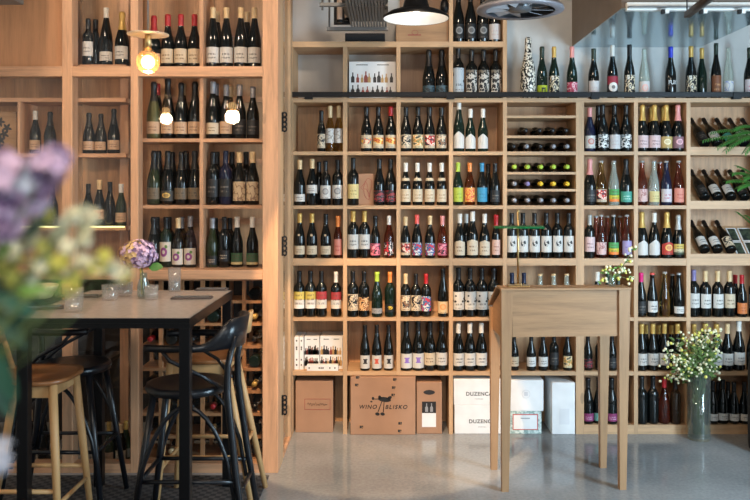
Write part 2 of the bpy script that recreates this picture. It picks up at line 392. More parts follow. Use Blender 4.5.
def label_mat(key):
    if key in LMAT: return LMAT[key]
    d = LAB[key]; t = NT('paper_label_'+key); base = tuple(v*.80 for v in lin(d[0])[:3])+(1,); mo = d[1]; acc = [lin(c) for c in d[2]]
    sd = (hash(key) if False else sum(ord(ch)*(i+3) for i, ch in enumerate(key))) % 97
    tc = t.n('ShaderNodeTexCoord'); sp = t.n('ShaderNodeSeparateXYZ'); t.set(sp.inputs[0], tc.outputs['UV'])
    u, v = sp.outputs[0], sp.outputs[1]
    def vec(a, b):
        m = t.n('ShaderNodeMapping'); m.inputs['Scale'].default_value = (a, b, 1); m.inputs['Location'].default_value = (sd*1.7, sd*.9, 0)
        t.set(m.inputs[0], tc.outputs['UV']); return m.outputs[0]
    def dist(cx, cy, ax=1, ay=1):
        a = t.math('MULTIPLY', t.math('SUBTRACT', u, cx), ax); b = t.math('MULTIPLY', t.math('SUBTRACT', v, cy), ay)
        return t.math('SQRT', t.math('ADD', t.math('MULTIPLY', a, a), t.math('MULTIPLY', b, b)))
    def lines(ink, bs, lo=.22, hi=.72):
        w = t.math('SINE', t.math('MULTIPLY', v, 26.0)); m = t.math('GREATER_THAN', w, .25)
        n = t.math('GREATER_THAN', t.noise(vec(16, 5), 1.0, 1), .47)
        box = t.math('MULTIPLY', t.inr(u, .24, .76), t.inr(v, lo, hi))
        return t.mix(t.math('MULTIPLY', t.math('MULTIPLY', m, n), t.math('MULTIPLY', box, .75)), bs, ink)
    col = base
    if mo == 'text': col = lines(acc[0], base)
    elif mo == 'art':
        lo, hi = d[6]; n = t.noise(vec(2.6, 2.8), 1.0, 2)
        a = t.ramp(n, [(0, acc[0]), (.44, acc[1]), (.52, acc[2]), (.6, acc[3])], True)
        col = t.mix(t.math('MULTIPLY', t.inr(v, lo, hi), t.inr(u, .05, .95)), base, a)
        if lo >= .2: col = lines(lin((90, 60, 50)), col, .05, .2)
    elif mo == 'circle':
        dd = dist(.5, .55); col = t.mix(t.math('LESS_THAN', dd, .25), base, acc[0])
        col = t.mix(t.math('MULTIPLY', t.math('LESS_THAN', dd, .16), .6), col, base)
        col = lines(lin((90, 80, 76)), col, .05, .25)
    elif mo == 'blot':
        n = t.noise(vec(3.2, 3.2), 1.0, 3); k = t.math('MULTIPLY', t.math('LESS_THAN', dist(.5, .55), .2), t.math('GREATER_THAN', n, .47))
        col = t.mix(k, base, acc[0])
    elif mo == 'swirl':
        n = t.noise(vec(2.2, 2.2), 1.0, 2); k = t.inr(n, .47, .53)
        col = t.mix(t.math('MULTIPLY', k, .8), base, acc[0])
    elif mo == 'split':
        col = t.mix(t.math('GREATER_THAN', v, .52), base, acc[0])
        col = t.mix(t.inr(v, .0, .22), col, acc[1]); col = lines(lin((90, 70, 60)), col, .25, .85)
    elif mo == 'dots':
        vo = t.n('ShaderNodeTexVoronoi'); t.set(vo.inputs['Vector'], vec(3, 4)); vo.inputs['Scale'].default_value = 1
        col = t.mix(t.math('MULTIPLY', t.math('LESS_THAN', vo.outputs['Distance'], .3), t.inr(v, .4, .95)), base, acc[0])
        col = lines(acc[0], col, .08, .35)
    elif mo == 'sym':
        k = t.math('MULTIPLY', t.inr(u, .38, .62), t.inr(v, .42, .72))
        k2 = t.math('MULTIPLY', t.inr(u, .32, .68), t.math('ADD', t.inr(v, .66, .74), t.inr(v, .36, .44)))
        col = t.mix(t.math('MAXIMUM', k, k2), base, acc[0])
    elif mo == 'sq':
        k = t.math('MULTIPLY', t.inr(u, .36, .66), t.inr(v, .22, .78))
        k2 = t.math('MULTIPLY', t.inr(u, .44, .58), t.inr(v, .36, .64))
        col = t.mix(t.math('SUBTRACT', k, k2), base, acc[0])
    elif mo == 'oval':
        col = t.mix(t.inr(v, .55, .95), base, acc[1]); dd = dist(.5, .42, 1, 1.6)
        col = t.mix(t.math('LESS_THAN', dd, .36), col, acc[0]); col = t.mix(t.math('MULTIPLY', t.math('LESS_THAN', dd, .14), .8), col, base)
    elif mo == 'apple':
        dd = dist(.48, .48); col = t.mix(t.inr(dd, .1, .24), base, acc[0]); col = t.mix(t.math('LESS_THAN', dist(.64, .76), .09), col, acc[1])
    t.base(col); t.p(Roughness=.55); LMAT[key] = t.m; return t.m

# ---------------------------------------------------------------- bottles
SH = {  # height, radius, profile, capsule start, label zone on the straight body
 'b': (.298, .0362, [(0, .004), (.026, 0), (.0335, .0015), (.0362, .007), (.0362, .128), (.0345, .15), (.029, .175), (.0215, .2), (.0168, .222), (.0148, .24), (.0145, .276), (.0156, .279), (.0156, .29), (.0145, .298), (0, .298)], .236, (.012, .13)),
 'd': (.302, .0362, [(0, .004), (.026, 0), (.0335, .0015), (.0362, .007), (.0362, .185), (.0335, .2), (.024, .214), (.0165, .226), (.0142, .24), (.014, .28), (.0152, .283), (.0152, .294), (.014, .302), (0, .302)], .232, (.03, .175)),
 'c': (.312, .0405, [(0, .006), (.029, 0), (.0375, .002), (.0405, .008), (.0405, .125), (.038, .15), (.031, .18), (.0225, .212), (.0172, .24), (.0152, .262), (.0165, .285), (.0178, .29), (.0165, .305), (.012, .312), (0, .312)], .205, (.012, .128)),
 'f': (.335, .0365, [(0, .004), (.026, 0), (.034, .0015), (.0365, .007), (.0365, .14), (.0345, .17), (.0285, .205), (.021, .24), (.016, .27), (.0142, .29), (.0142, .315), (.0153, .318), (.0153, .328), (.0143, .335), (0, .335)], .277, (.012, .14)),
 'h': (.27, .027, [(0, .004), (.019, 0), (.025, .0015), (.027, .006), (.027, .13), (.0255, .15), (.02, .172), (.0152, .19), (.0132, .205), (.013, .248), (.0142, .251), (.0142, .262), (.013, .27), (0, .27)], .2, (.012, .135)),
 'n': (.295, .0355, [(0, .005), (.026, 0), (.033, .0015), (.0355, .007), (.0355, .12), (.0335, .15), (.027, .182), (.0195, .215), (.0155, .245), (.0143, .27), (.0158, .278), (.0158, .284), (.0145, .288), (.0145, .295), (0, .295)], .284, (.012, .125)),
}
MC = {}
def cached(key, fn):
    if key not in MC: MC[key] = fn()
    return MC[key]
def rad(prof, z):
    for (r0, z0), (r1, z1) in zip(prof[1:], prof[2:]):
        if z0 <= z <= z1 and z1 > z0: return r0+(r1-r0)*(z-z0)/(z1-z0)
    return prof[-2][0]
def bottle_parts(root, shape, glass, cap, lab):
    h, R, prof, cs, (lz0, lz1) = SH[shape]
    def body():
        m = MB().lathe(prof, n=20).mesh('bottle_glass'); m.materials.append(GLASS[glass]); return m
    link('bottle_glass', cached(('g', shape, glass), body), None, root)
    if cap != '-':
        def capm():
            zs = [cs]+[z for r, z in prof if cs < z < h]+[h]
            pr = [(rad(prof, z)+.0007, z) for z in zs[:-1]]+[(rad(prof, h)+.0006, h+.0008), (0, h+.0008)]
            m = MB().lathe(pr, n=16).mesh('capsule'); m.materials.append(CAP[cap]); return m
        link('crown_cap' if shape == 'n' else 'capsule', cached(('c', shape, cap), capm), None, root)
    if LAB.get(lab):
        d = LAB[lab]; a, b = d[4]
        def labm():
            z0 = lz0+(lz1-lz0)*a*.9; z1 = lz0+(lz1-lz0)*min(b, 1.0)
            m = MB().patch(R+.0006, z0, z1, 1.25, d[5]).mesh('label'); m.materials.append(label_mat(lab)); return m
        o = link('paper_label', cached(('l', shape, lab), labm), None, root)
        if lab == 'neckb':
            def nb():
                pr = [(rad(prof, z)+.0008, z) for z in (.172, .182, .192)]
                m = MB().lathe(pr, n=16).mesh('neck_band'); m.materials.append(label_mat('clow')); return m
            link('neck_band', cached(('nb', shape), nb), None, root)
        if lab == 'seal':
            def sl():
                m = MB().patch(R-.001, .148, .162, .2).mesh('seal'); m.materials.append(kraft_pale); return m
            link('seal', cached(('sl', shape), sl), None, root)
NB = [0]
kraft_pale = simple('seal_paper', (206, 176, 140), .6)
def bottle(loc, spec, label, group, sc=1.0, scx=None, rot=None):
    shape, glass, cap, lab = spec
    o = thing('wine_bottle', loc, label, 'bottle', group)
    s = scx if scx else sc
    o.scale = (s, s, sc)
    if rot is not None: o.rotation_mode = 'QUATERNION'; o.rotation_quaternion = rot
    else: o.rotation_euler = (0, 0, random.uniform(-.12, .12))
    bottle_parts(o, shape, glass, cap, lab); NB[0] += 1
    return o
ORD = ['first', 'second', 'third', 'fourth', 'fifth', 'sixth', 'seventh', 'eighth', 'ninth', 'tenth']
def capword(shape, cap):
    return '' if cap == '-' else (CAPW[cap]+(' cap' if shape == 'n' else ' capsule'))
def blabel(spec, where):
    shape, glass, cap, lab = spec
    g = GLASSW[glass]; bits = [g+' bottle']
    if cap != '-': bits.append(capword(shape, cap))
    if LAB.get(lab): bits.append(LAB[lab][3])
    s = ', '.join(bits)+', '+where
    if len(s.replace(',', ' ').split()) > 16:
        s = s.replace(g+' bottle', 'bottle', 1)
    if len(s.replace(',', ' ').split()) > 16:
        s = s.replace(' with ', ' ').replace(' and ', ' ')
    return s
def stand_row(cell, items, x0, x1, zsh, yfront, Yref, base_py, where, group):
    """items 'px/top/shape/glass/cap/label[/b]' ; b = second row, behind"""
    its = []
    for tk in items.split():
        f = tk.split('/'); its.append([float(f[0]), float(f[1]), f[2], f[3], f[4], f[5], len(f) > 6])
    for back in (False, True):
        row = sorted([i for i in its if i[6] == back], key=lambda i: i[0])
        if not row: continue
        tmp = []
        for it in row:
            h, R = SH[it[2]][0], SH[it[2]][1]
            Y = yfront+.045+(.085 if back else 0)
            zt = PZ(it[1], Y); sc = max(.72, min(1.25, (zt-zsh)/h)); sx = min(max(sc, .86), 1.06)
            tmp.append([PX(it[0], Y), Y, R*sx, sc, sx, it])
        tot = sum(2*a[2]+.001 for a in tmp); av = x1-x0-.004
        if tot > av:
            for a in tmp: a[2] *= av/tot; a[4] *= av/tot
        for k in range(600):
            for a, b in zip(tmp, tmp[1:]):
                ov = a[2]+b[2]+.0008-(b[0]-a[0])
                if ov > 0: a[0] -= ov/2; b[0] += ov/2
            for a in tmp: a[0] = min(max(a[0], x0+a[2]+.001), x1-a[2]-.001)
        for a, b in zip(tmp, tmp[1:]):
            if a[2]+b[2]-(b[0]-a[0]) > .0005: print('TIGHT', cell, round(a[2]+b[2]-(b[0]-a[0]), 4))
        n = len(tmp)
        for k, (X, Y, r, sc, sx, it) in enumerate(tmp):
            od = ORD[k] if n > 1 else 'alone'
            if n == 2: od = ('left', 'right')[k]
            if back: od = od+' behind' if n > 1 else 'behind others'
            bottle((X, Y+random.uniform(-.006, .006), zsh+.0006), tuple(it[2:6]), blabel(tuple(it[2:6]), od+' in '+where), group, sc, sx)

# ================================================================ THE SETTING
YB, YW, YS = 5.2, 5.5, 4.49               # shelving front, wall behind it, glass cabinet front
t = NT('polished_concrete')
v = t.coord('Object'); n1 = t.noise(v, 1.3, 4); n2 = t.noise(v, 55, 2); f = t.math('ADD', t.math('MULTIPLY', n1, .75), t.math('MULTIPLY', n2, .25))
t.base(t.ramp(f, [(.36, lin((112, 114, 116))), (.5, lin((134, 136, 137))), (.66, lin((156, 156, 156)))]))
t.p(Roughness=t.math('ADD', t.math('MULTIPLY', n1, .14), .06)); concrete = t.m
struct('floor', MB().box(-3.2, 3.2, -2.2, 5.62, -.06, 0), concrete)
t = NT('grey_plaster'); n1 = t.noise(t.coord('Object'), 4, 4)
t.base(t.ramp(n1, [(.35, lin((196, 195, 192))), (.65, lin((212, 210, 206)))])); t.p(Roughness=.85); plaster = t.m
struct('wall_back', MB().box(-3.2, 3.2, YW, 5.62, 0, 3.3), plaster)
struct('wall_left', MB().box(-3.3, -3.2, -2.2, 5.62, 0, 3.3), plaster)
w = MB()
for a in ((-2.2, -.2, 0, 3.3), (2.6, 5.62, 0, 3.3), (-.2, 2.6, 0, .25), (-.2, 2.6, 2.75, 3.3)): w.box(3.2, 3.3, *a)
struct('wall_right', w, plaster)
w = MB()
for a in ((-3.3, -.05, 0, 3.3), (.65, 2.15, 0, 3.3), (2.85, 3.3, 0, 3.3), (-.05, .65, 0, .4), (2.15, 2.85, 0, .4), (-.05, .65, 2.95, 3.3), (2.15, 2.85, 2.95, 3.3)): w.box(a[0], a[1], -2.3, -2.2, a[2], a[3])
struct('wall_front', w, simple('dark_front_paint', (90, 84, 80), .9))
for i_, x_ in ((2, .3), (3, 2.5)):
    win = bpy.data.objects.new(f'window_{i_}', None); C.objects.link(win); win['kind'] = 'structure'; win.location = (x_, -2.25, 1.7)
    part('window_frame', MB().box(x_-.35, x_-.31, -2.28, -2.22, .4, 2.95).box(x_+.31, x_+.35, -2.28, -2.22, .4, 2.95).box(x_-.31, x_+.31, -2.28, -2.22, .4, .44).box(x_-.31, x_+.31, -2.28, -2.22, 2.91, 2.95), blk_metal, win)
    part('glass_pane', MB().box(x_-.31, x_+.31, -2.255, -2.245, .44, 2.91), pane, win)
struct('ceiling', MB().box(-3.3, 3.3, -2.2, 5.62, 3.3, 3.4), simple('ceiling_paint', (120, 116, 112), .9))
win = bpy.data.objects.new('window_1', None); C.objects.link(win); win['kind'] = 'structure'; win.location = (3.25, 1.2, 1.5)
w = MB()
for a in ((-.2, -.14, .25, 2.75), (2.54, 2.6, .25, 2.75), (1.17, 1.23, .25, 2.75), (-.2, 2.6, .25, .31), (-.2, 2.6, 2.69, 2.75)): w.box(3.22, 3.28, *a)
part('window_frame', w, blk_metal, win); part('glass_pane', MB().box(3.245, 3.255, -.14, 2.54, .31, 2.69), pane, win)

# ================================================================ WALL SHELVING
XL = -.632
vx = [(345, 4), (398.5, 4), (451, 4), (505, 4), (580, 8), (636, 4), (688.5, 4)]       # uprights: centre, width in px
XR = PX(772, YB)
def xw(px): return PX(px, YB)
cells = []
edges = [(None, xw(293))]+[(xw(c-w_/2), xw(c+w_/2)) for c, w_ in vx]
cx0 = [xw(293)]+[xw(c+w_/2) for c, w_ in vx]; cx1 = [xw(c-w_/2) for c, w_ in vx]+[XR]
rows_py = [151.5, 205.5, 258.5, 317.5, 371.5]; rows_th = [3.5, 3.5, 7, 3.5, 4]
ZT = PZ(98, YB)
shv = thing('wall_shelving', (.9, 5.35, 0), 'pine wall shelving full of bottles, spanning the back wall right of the glass cabinet', 'shelf')
b = MB().box(XL, xw(293), YB, YW, 0, PZ(41, YB)); part('side_panel', b, pine_v, shv)
part('side_panel', MB().box(XR, XR+.022, YB, YW, 0, ZT), pine_v, shv)
for i, (c, w_) in enumerate(vx):
    zb_ = PZ(375.4, YB) if i == 1 else 0          # the wide bottom opening has no upright
    part('upright', MB().box(xw(c-w_/2), xw(c+w_/2), YB, YW-.012, zb_, ZT-.028), pine_v, shv)
part('back_panel', MB().box(XL, XR, YW-.012, YW-.001, 0, ZT-.03), pine_panel, shv)
part('top_board', MB().box(xw(293), XR, YB, YW-.001, ZT-.028, ZT), pine_h, shv)
ROWZ = []
for py, th in zip(rows_py, rows_th):
    z1 = PZ(py, YB); ROWZ.append(z1)
    for i in range(8):
        part('shelf_board', MB().box(cx0[i]+.0005, cx1[i]-.0005, YB+.002, YW-.012, z1-th*.0065, z1), pine_h, shv)
base_z = PZ(425, YB)
for i in (5, 6, 7):
    part('plinth_board', MB().box(cx0[i], cx1[i], YB+.001, YW-.012, 0, base_z), pine_h, shv)
# rack boards of the fifth bay
rk = [115.5, 135.5, 152.5, 172, 189]
RKZ = [PZ(p, YB) for p in rk]
for k, z in enumerate(RKZ):
    if k != 2: part('rack_board', MB().box(cx0[4]+.0005, cx1[4]-.0005, YB+.003, YW-.012, z-.016, z), pine_h, shv)
# upper tier
ZU0, ZU1 = PZ(47, YB), PZ(41.5, YB)
part('upper_board', MB().box(xw(293), xw(503), YB, YW-.001, ZU0, ZU1), pine_h, shv)
for c in (345, 398.5, 451): part('upper_upright', MB().box(xw(c-2), xw(c+2), YB, YW-.001, ZT, ZU0), pine_v, shv)
part('upper_upright', MB().box(xw(503), xw(507), YB, YW-.001, ZT, 3.05), pine_v, shv)
part('upper_upright', MB().box(xw(449), xw(453), YB, YW-.001, ZU1, 3.05), pine_v, shv)
part('upper_board', MB().box(xw(449), xw(507), YB, YW-.001, 3.0505, 3.075), pine_h, shv)
for z in (ZT, ): part('upper_back', MB().box(xw(400.5), xw(503), YW-.012, YW-.001, ZT, 3.05), wood('upper_back_wood', (150, 118, 92), 'Z'), shv)
# sloped display boards in the eighth bay
for r in (0, 1, 2):
    z = ROWZ[r]
    part('front_lip', MB().box(cx0[7], cx1[7], YB+.001, YB+.018, z, z+.03), pine_h, shv)
    part('sloping_board', MB().hexa([(cx0[7], YB+.05, z), (cx1[7], YB+.05, z), (cx1[7], YB+.065, z), (cx0[7], YB+.065, z),
                                     (cx0[7], 5.466, z+.196), (cx1[7], 5.466, z+.196), (cx1[7], 5.484, z+.196), (cx0[7], 5.484, z+.196)]), pine_h, shv)

# ladder rail
rl = thing('ladder_rail', (.9, 5.18, 2.2), 'long black metal ladder rail along the front of the upper ledge', 'rail')
part('rail_bar', MB().box(xw(292), XR+.02, YB-.034, YB-.022, PZ(97.5, YB), PZ(92.5, YB), .002), blk_metal, rl)
for px in (309, 450, 594, 735):
    part('bracket', MB().box(xw(px-4), xw(px+4), YB-.022, YB-.0005, PZ(99.5, YB), PZ(93.5, YB)).box(xw(px-4), xw(px+4), YB-.04, YB-.034, PZ(99.5, YB), PZ(93.5, YB)), blk_metal, rl)

BAY = ['first', 'second', 'third', 'fourth', 'fifth', 'sixth', 'seventh', 'eighth']
RW = ['top row', 'second row', 'third row', 'fourth row', 'fifth row', 'bottom row']
SPEC = {
 (0,0): '321.6/110.8/h/k/k/figk 331/106/h/y/t/pale 339/106/h/y/t/pale',
 (0,1): '366.4/107/b/k/k/land 378.4/107/b/k/k/sun 391/107/b/k/r/sun',
 (0,2): '405.5/107/b/k/k/figk 418/107/b/k/k/figy 429.5/107/b/k/k/figr 441.5/107/b/k/k/figl',
 (0,3): '459/100.8/f/g/w/house 470.5/109/b/g/w/house 482.8/109/b/g/w/house',
 (0,5): '589.6/108/b/n/p/wc 602.5/105/b/k/k/kw 598/106/b/k/k/kw/b 615/105/b/k/k/plain 627/105/b/k/k/kw',
 (0,6): '642.8/105/c/k/g/pw 655/105/c/k/g/pw 667/105/c/k/g/gold 680/105/c/k/p/pinkd 652/107/c/k/g/none/b 663/107/c/k/g/none/b',
 (1,0): '299.8/160/b/k/t/wlow 312/159/b/k/t/high 325.5/161/d/k/k/wg 338/160/d/k/k/wg 319/162/d/k/k/none/b',
 (1,1): '351.5/158/d/k/k/yel 379.5/159/b/k/k/dred 391/159/b/k/k/dred',
 (1,2): '405.4/163/b/k/w/neckb 417.5/163/b/k/w/neckb 429.6/163/b/k/w/neckb 441.7/163/b/k/w/neckb',
 (1,3): '458/163/b/g/l/lime 469.8/163/b/o/o/orng 482/163/b/k/b/blue 495/163/b/k/k/faint 488/164/b/k/k/none/b',
 (1,5): '589.6/159/c/k/p/faint 601/161/n/y/n/figr 613.6/161/n/c/n/lemon 626/159/c/k/k/aqua',
 (1,6): '642/161/n/r/n/pws 654/161/n/c/n/yel 666/161/n/n/n/pband 679/161/n/r/n/pinks 660/162/n/r/n/none/b',
 (2,0): '299.8/213.5/b/k/g/seal 312/213.5/b/k/g/seal 325.8/214/b/k/k/seal 338/216/h/r/o/pinks',
 (2,1): '351.5/211/d/k/g/wt 362.8/211/d/k/g/wt 375/216/b/k/k/pinka 389/216/b/r/w/redk',
 (2,2): '404.7/217/b/k/t/figr 417/215/b/k/q/mix 430/216/b/k/t/mix 442.4/216/b/r/p/pinka',
 (2,3): '459.7/214/b/k/w/arch 472.5/211.5/b/k/w/arch 484.6/214/b/k/w/arch 496/215/h/k/r/blush 466/214/b/k/w/none/b',
 (2,4): '511/213/d/k/k/blot 523/213/d/k/k/blot 534.4/213/d/k/k/blot 546.2/213/d/k/k/blot 557.4/213/d/k/k/blot 569/213/d/k/k/blot',
 (2,5): '589.4/215/d/k/n/pw 601/215/n/r/n/pws 613.6/215/n/k/n/lemon 626.4/215/n/r/n/lila 596/216/n/r/n/none/b 607/216/n/r/n/none/b 620/216/n/o/n/none/b',
 (2,6): '642/212/c/k/g/house 654/213/b/k/w/house 667.4/212/c/k/g/hexr 679.6/215/c/k/n/strip',
 (3,0): '298.4/271/d/k/k/yw 309.6/271/d/k/k/yw 320.6/271/d/k/k/rw 336/272/d/k/w/rw',
 (3,1): '352/271/d/k/k/figk 364/271/d/k/k/port 377/272/b/g/l/smol 390/272/d/g/o/logo',
 (3,2): '404/274/d/k/t/figl 414.6/274/d/k/k/figk 425.2/274/d/k/r/mix 443/268.5/f/k/k/peach',
 (3,3): '457.4/268/d/k/k/dots 468.6/268/d/k/k/dots 479.6/268/d/k/k/dots 490/268/d/k/k/dots 499.5/269/b/k/k/dots/b',
 (3,4): '512/273/d/k/d/wt 524/273/d/k/d/wt 540/274/n/c/t/wt 553.6/274/n/c/t/wt 566.8/274/n/c/t/wt',
 (3,5): '598/272/b/k/w/wt 607/274/d/k/x/wt 618/274/d/k/x/wt',
 (3,6): '640.8/273/b/k/m/faint 652/273/n/k/q/wide 665/272/n/y/n/none 679/273/n/k/n/wlow 672/274/n/k/n/none/b',
 (3,7): '694/270/d/k/v/wt 705.4/271/d/k/t/wt 717.6/271/d/k/t/wt 729.6/271/d/k/t/ct 741.6/275/b/k/r/orl 735/275/b/k/r/none/b 754/272/d/k/k/wt',
 (4,1): '365/325/f/k/k/tower 376.8/325/f/k/k/towerr 388.5/325/f/k/k/tower',
 (4,2): '403.6/322/b/k/k/pur 414.4/321/b/k/k/pur 425.4/322/b/k/k/ct 437/321/b/k/k/wt',
 (4,3): '457.8/323/b/k/w/wide 469.4/323/b/k/w/wide 481.3/323/b/k/w/wide 495/324/b/k/k/wide',
 (4,4): '514/333/b/k/k/ct 531/333/b/k/k/wt 543/333/b/k/k/wt 554/333/d/k/k/faint 567.5/331/b/k/k/figy',
 (4,5): '588/334/b/k/k/dred 600/334/d/k/k/none 612/334/b/k/k/faint 624/336/d/k/k/none',
 (4,6): '640.2/324/b/k/g/wt 651/324/b/k/g/wt 664.6/324/b/k/g/wt 677.4/324/b/k/g/figy 646/325/b/k/g/none/b 658/325/b/k/g/none/b 671/325/b/k/g/none/b',
 (4,7): '694/324/b/k/g/wt 704.6/324/b/k/g/wt 716/324/b/k/g/wt 726.8/324/b/k/t/wt 737.2/321/b/k/w/wt 752/324/b/k/k/none',
 (5,5): '587/378/b/k/k/mag 597/378/b/k/k/teal 611.5/378/b/k/k/mag 623/379/b/k/k/none',
 (5,6): '641/376/d/k/k/none 652/376/d/k/k/none 663/378/b/r/r/none 674.6/378/d/b/k/none',
 (5,7): '712.6/381/b/k/k/wlow 723/380/b/k/k/wlow 733.6/382/b/k/k/wlow 744/382/b/k/k/wlow 696/381/b/k/k/none 718/382/b/k/k/none/b 728/382/b/k/k/none/b',
}
for (r, c), items in SPEC.items():
    z = ROWZ[r] if r < 5 else base_z
    where = f'{BAY[c]} bay, {RW[r]}'
    stand_row((r, c), items, cx0[c], cx1[c], z, YB, YB, rows_py[min(r, 4)], where, 'bottles in the '+where)

# lying bottles of the fifth bay (neck towards the room)
QL = Matrix.Rotation(PI/2, 3, 'X').to_quaternion()      # +z -> -y
lay = [(1, [525, 538.6, 551.4, 564.6], ['k']*4), (2, [513, 526, 539.4, 552.4, 565.8], ['k', 's', 'k', 's', 's']),
       (3, [514, 527, 540, 552.6, 566], ['l']*5), (4, [514, 527, 540, 552.6, 566], ['s', 'v', 'y', 'y', 'y']),
       (5, [514, 527, 540, 552.6, 566], ['s', 's', 's', 's', 's'])]
for k, pxs, caps in lay:
    z = RKZ[k] if k < 5 else ROWZ[1]
    if k == 2: z = ROWZ[0]
    for i, (px, cp) in enumerate(zip(pxs, caps)):
        sp = ('b', 'k', cp, 'none'); sc = .92
        bottle((PX(px-1.5, 5.3), 5.483, z+.0362*sc+.0006), sp,
               f'lying dark bottle, {CAPW[cp]} capsule forward, {ORD[i]} in rack layer {["one","two","three","four","five"][k-1]}, fifth bay', 'bottles lying in the fifth bay rack', sc, sc, QL)
# leaning bottles of the eighth bay
ax = Vector((-.06, .74, .672)).normalized()
sl = Vector((0, .74, .672)).normalized(); nrm = Vector((0, -sl.z, sl.y))
fwd = (nrm-ax*nrm.dot(ax)).normalized()                  # bottle's label side (-y local) looks along nrm
m3 = Matrix((( -fwd).cross(ax), -fwd, ax)).transposed()
QT = m3.to_quaternion()
lean = [(0, [(701, 'faint'), (714, 'wide'), (727.5, 'aqua'), (741, 'wt'), (754, 'wt')]), (1, [(701, 'faint'), (714, 'wide'), (727.5, 'wide'), (741, 'faint'), (754, 'wt')]), (2, [(701, 'wide'), (714, 'wide'), (727.5, 'figk')])]
for r, lst in lean:
    for i, (px, lb) in enumerate(lst):
        z = ROWZ[r]; sc = .93
        p = Vector((PX(px+4, 5.25), YB+.05, z))+sl*.028+nrm*(.0362*sc+.002)
        bottle(p, ('b', 'k', 'k', lb), f'dark bottle leaning left, {LAB[lb][3]}, {ORD[i]} on sloping board, eighth bay, {RW[r]}', 'bottles leaning in the eighth bay', sc, sc, QT)

# upper tier bottles
stand_row('uC', '429/50/c/k/k/cyan 443/50/c/k/k/cyan', xw(400.5), xw(449), ZT, YB+.02, YB, 92, 'third bay above the rail', 'bottles in the third bay above the rail')
stand_row('uD', '458/46.5/d/k/k/vstrip 471.5/50/d/k/k/kpat 483.6/50/d/k/k/kpat 496/50/d/k/k/kpat', xw(453), xw(503), ZT, YB+.02, YB, 92, 'fourth bay above the rail', 'bottles in the fourth bay above the rail')
stand_row('uE', '458.5/-8/b/k/k/badge 470.5/-8/b/k/k/badge 482.5/-8/b/k/k/badge 494.6/-8/b/k/k/plain', xw(453), xw(503), ZU1, YB+.02, YB, 38, 'topmost shelf below the ceiling', 'bottles on the topmost shelf')
# sake bottles on the open ledge
ledge = [(528, 37.6, 'c', 's', '-', 'none', 'tall black and white spotted bottle standing first from left on the open ledge'),
 (542, 47, 'b', 'g', 'x', 'limk', None), (554, 47, 'b', 'g', 'g', 'kart', None), (572, 47, 'b', 'g', 'p', 'pkw', None), (593.6, 49, 'b', 'k', 'x', 'plain', None),
 (612.4, 45.5, 'b', 'k', 'w', 'oval', None), (629.4, 45, 'b', 'k', 'k', 'kart', None), (644.2, 49, 'n', 'c', '-', 'cwhite', None), (670.6, 47, 'b', 'k', 'u', 'none', None),
 (691, 46.5, 'b', 'k', 'g', 'kart', None), (703.6, 47.5, 'b', 'g', 'g', 'none', None), (716, 43.5, 'b', 'k', 'x', 'brn', None), (728.4, 48, 'n', 'c', '-', 'cblue', None), (749.5, 48, 'b', 'k', 'x', 'pband', None)]
for i, (px, top, sh, gl, cp, lb, txt) in enumerate(ledge):
    Y = 5.28; zt = PZ(top, Y); h = SH[sh][0]; sc = (zt-ZT)/h
    sp = (sh, gl, cp, lb)
    ps = ['first', 'second', 'third', 'fourth', 'fifth', 'sixth', 'seventh', 'eighth', 'ninth', 'tenth', 'eleventh', 'twelfth', 'thirteenth', 'fourteenth'][i]
    sx = 1.25 if gl == 's' else .98
    if i in (10, 11, 12): sx = .9
    o = bottle((PX(px, Y), Y+(.03 if i in (10,) else 0), ZT+.0006), sp, txt or blabel(sp, f'{ps} from left on open ledge'), 'bottles on the open ledge', sc, sx)
    if px == 670.6:      # big white letters round the body
        m = text_mesh('FUK', .033, bold=.0005)
        for vt in m.vertices:
            a = vt.co.x/.0365; r = .0366+vt.co.z
            vt.co = Vector((math.sin(a)*r, -math.cos(a)*r, vt.co.y+.092))
        link('lettering', m, white_card, o); o.rotation_euler = (0, 0, .1)

# ---------------- boxes and books in the shelving
def bottle_icon(mb, x, z, h, y, mi):
    w_ = h*.17
    pts = [(x-w_, y, z), (x+w_, y, z), (x+w_, y, z+h*.5), (x+w_*.35, y, z+h*.68), (x+w_*.35, y, z+h), (x-w_*.35, y, z+h), (x-w_*.35, y, z+h*.68), (x-w_, y, z+h*.5)]
    mb.poly(pts, (0, -.0004, 0), mi)
icon_m = [simple('print_dark', (44, 40, 40)), simple('print_red', (150, 70, 60)), simple('print_ochre', (190, 150, 96))]
def printed_box(name, x0, x1, y0, y1, z0, z1, label, cat, spine=False, flat=False):
    o = thing(name, ((x0+x1)/2, (y0+y1)/2, z0), label, cat, 'white boxes printed with bottles' if not flat else None)
    bb_ = part('box_body', MB().box(x0, x1, y0, y1, z0, z1, .0015), white_card, o)
    d = MB(); W_, H = x1-x0, z1-z0; y = y0-.0004
    if spine:
        for k in (.12, .28, .6, .66, .86): part('printed_mark', MB().box(x0+W_*.35, x1-W_*.35, y-.0004, y, z0+H*k, z0+H*(k+.05)), icon_m[0], bb_)
    elif flat:
        for k in (.06, .38, .44, .5, .72, .88): part('printed_mark', MB().box(x0+W_*k, x0+W_*(k+.035), y-.0004, y, z0+H*.35, z0+H*.65), icon_m[0], bb_)
    else:
        for rr in (.10, .44):
            k = .08
            while k < .93:
                bottle_icon(d, x0+W_*k, z0+H*rr, H*random.uniform(.2, .3), y, random.choice((0, 0, 0, 1, 2))); k += random.uniform(.07, .12)
        for a, bb in ((.15, .4), (.6, .85)): d.box(x0+W_*a, x0+W_*bb, y-.0004, y, z0+H*.9, z0+H*.92)
    if not (spine or flat): part('print', d, icon_m, bb_)
    return o
z5 = ROWZ[4]+.0005
zt = PZ(337, 5.25)
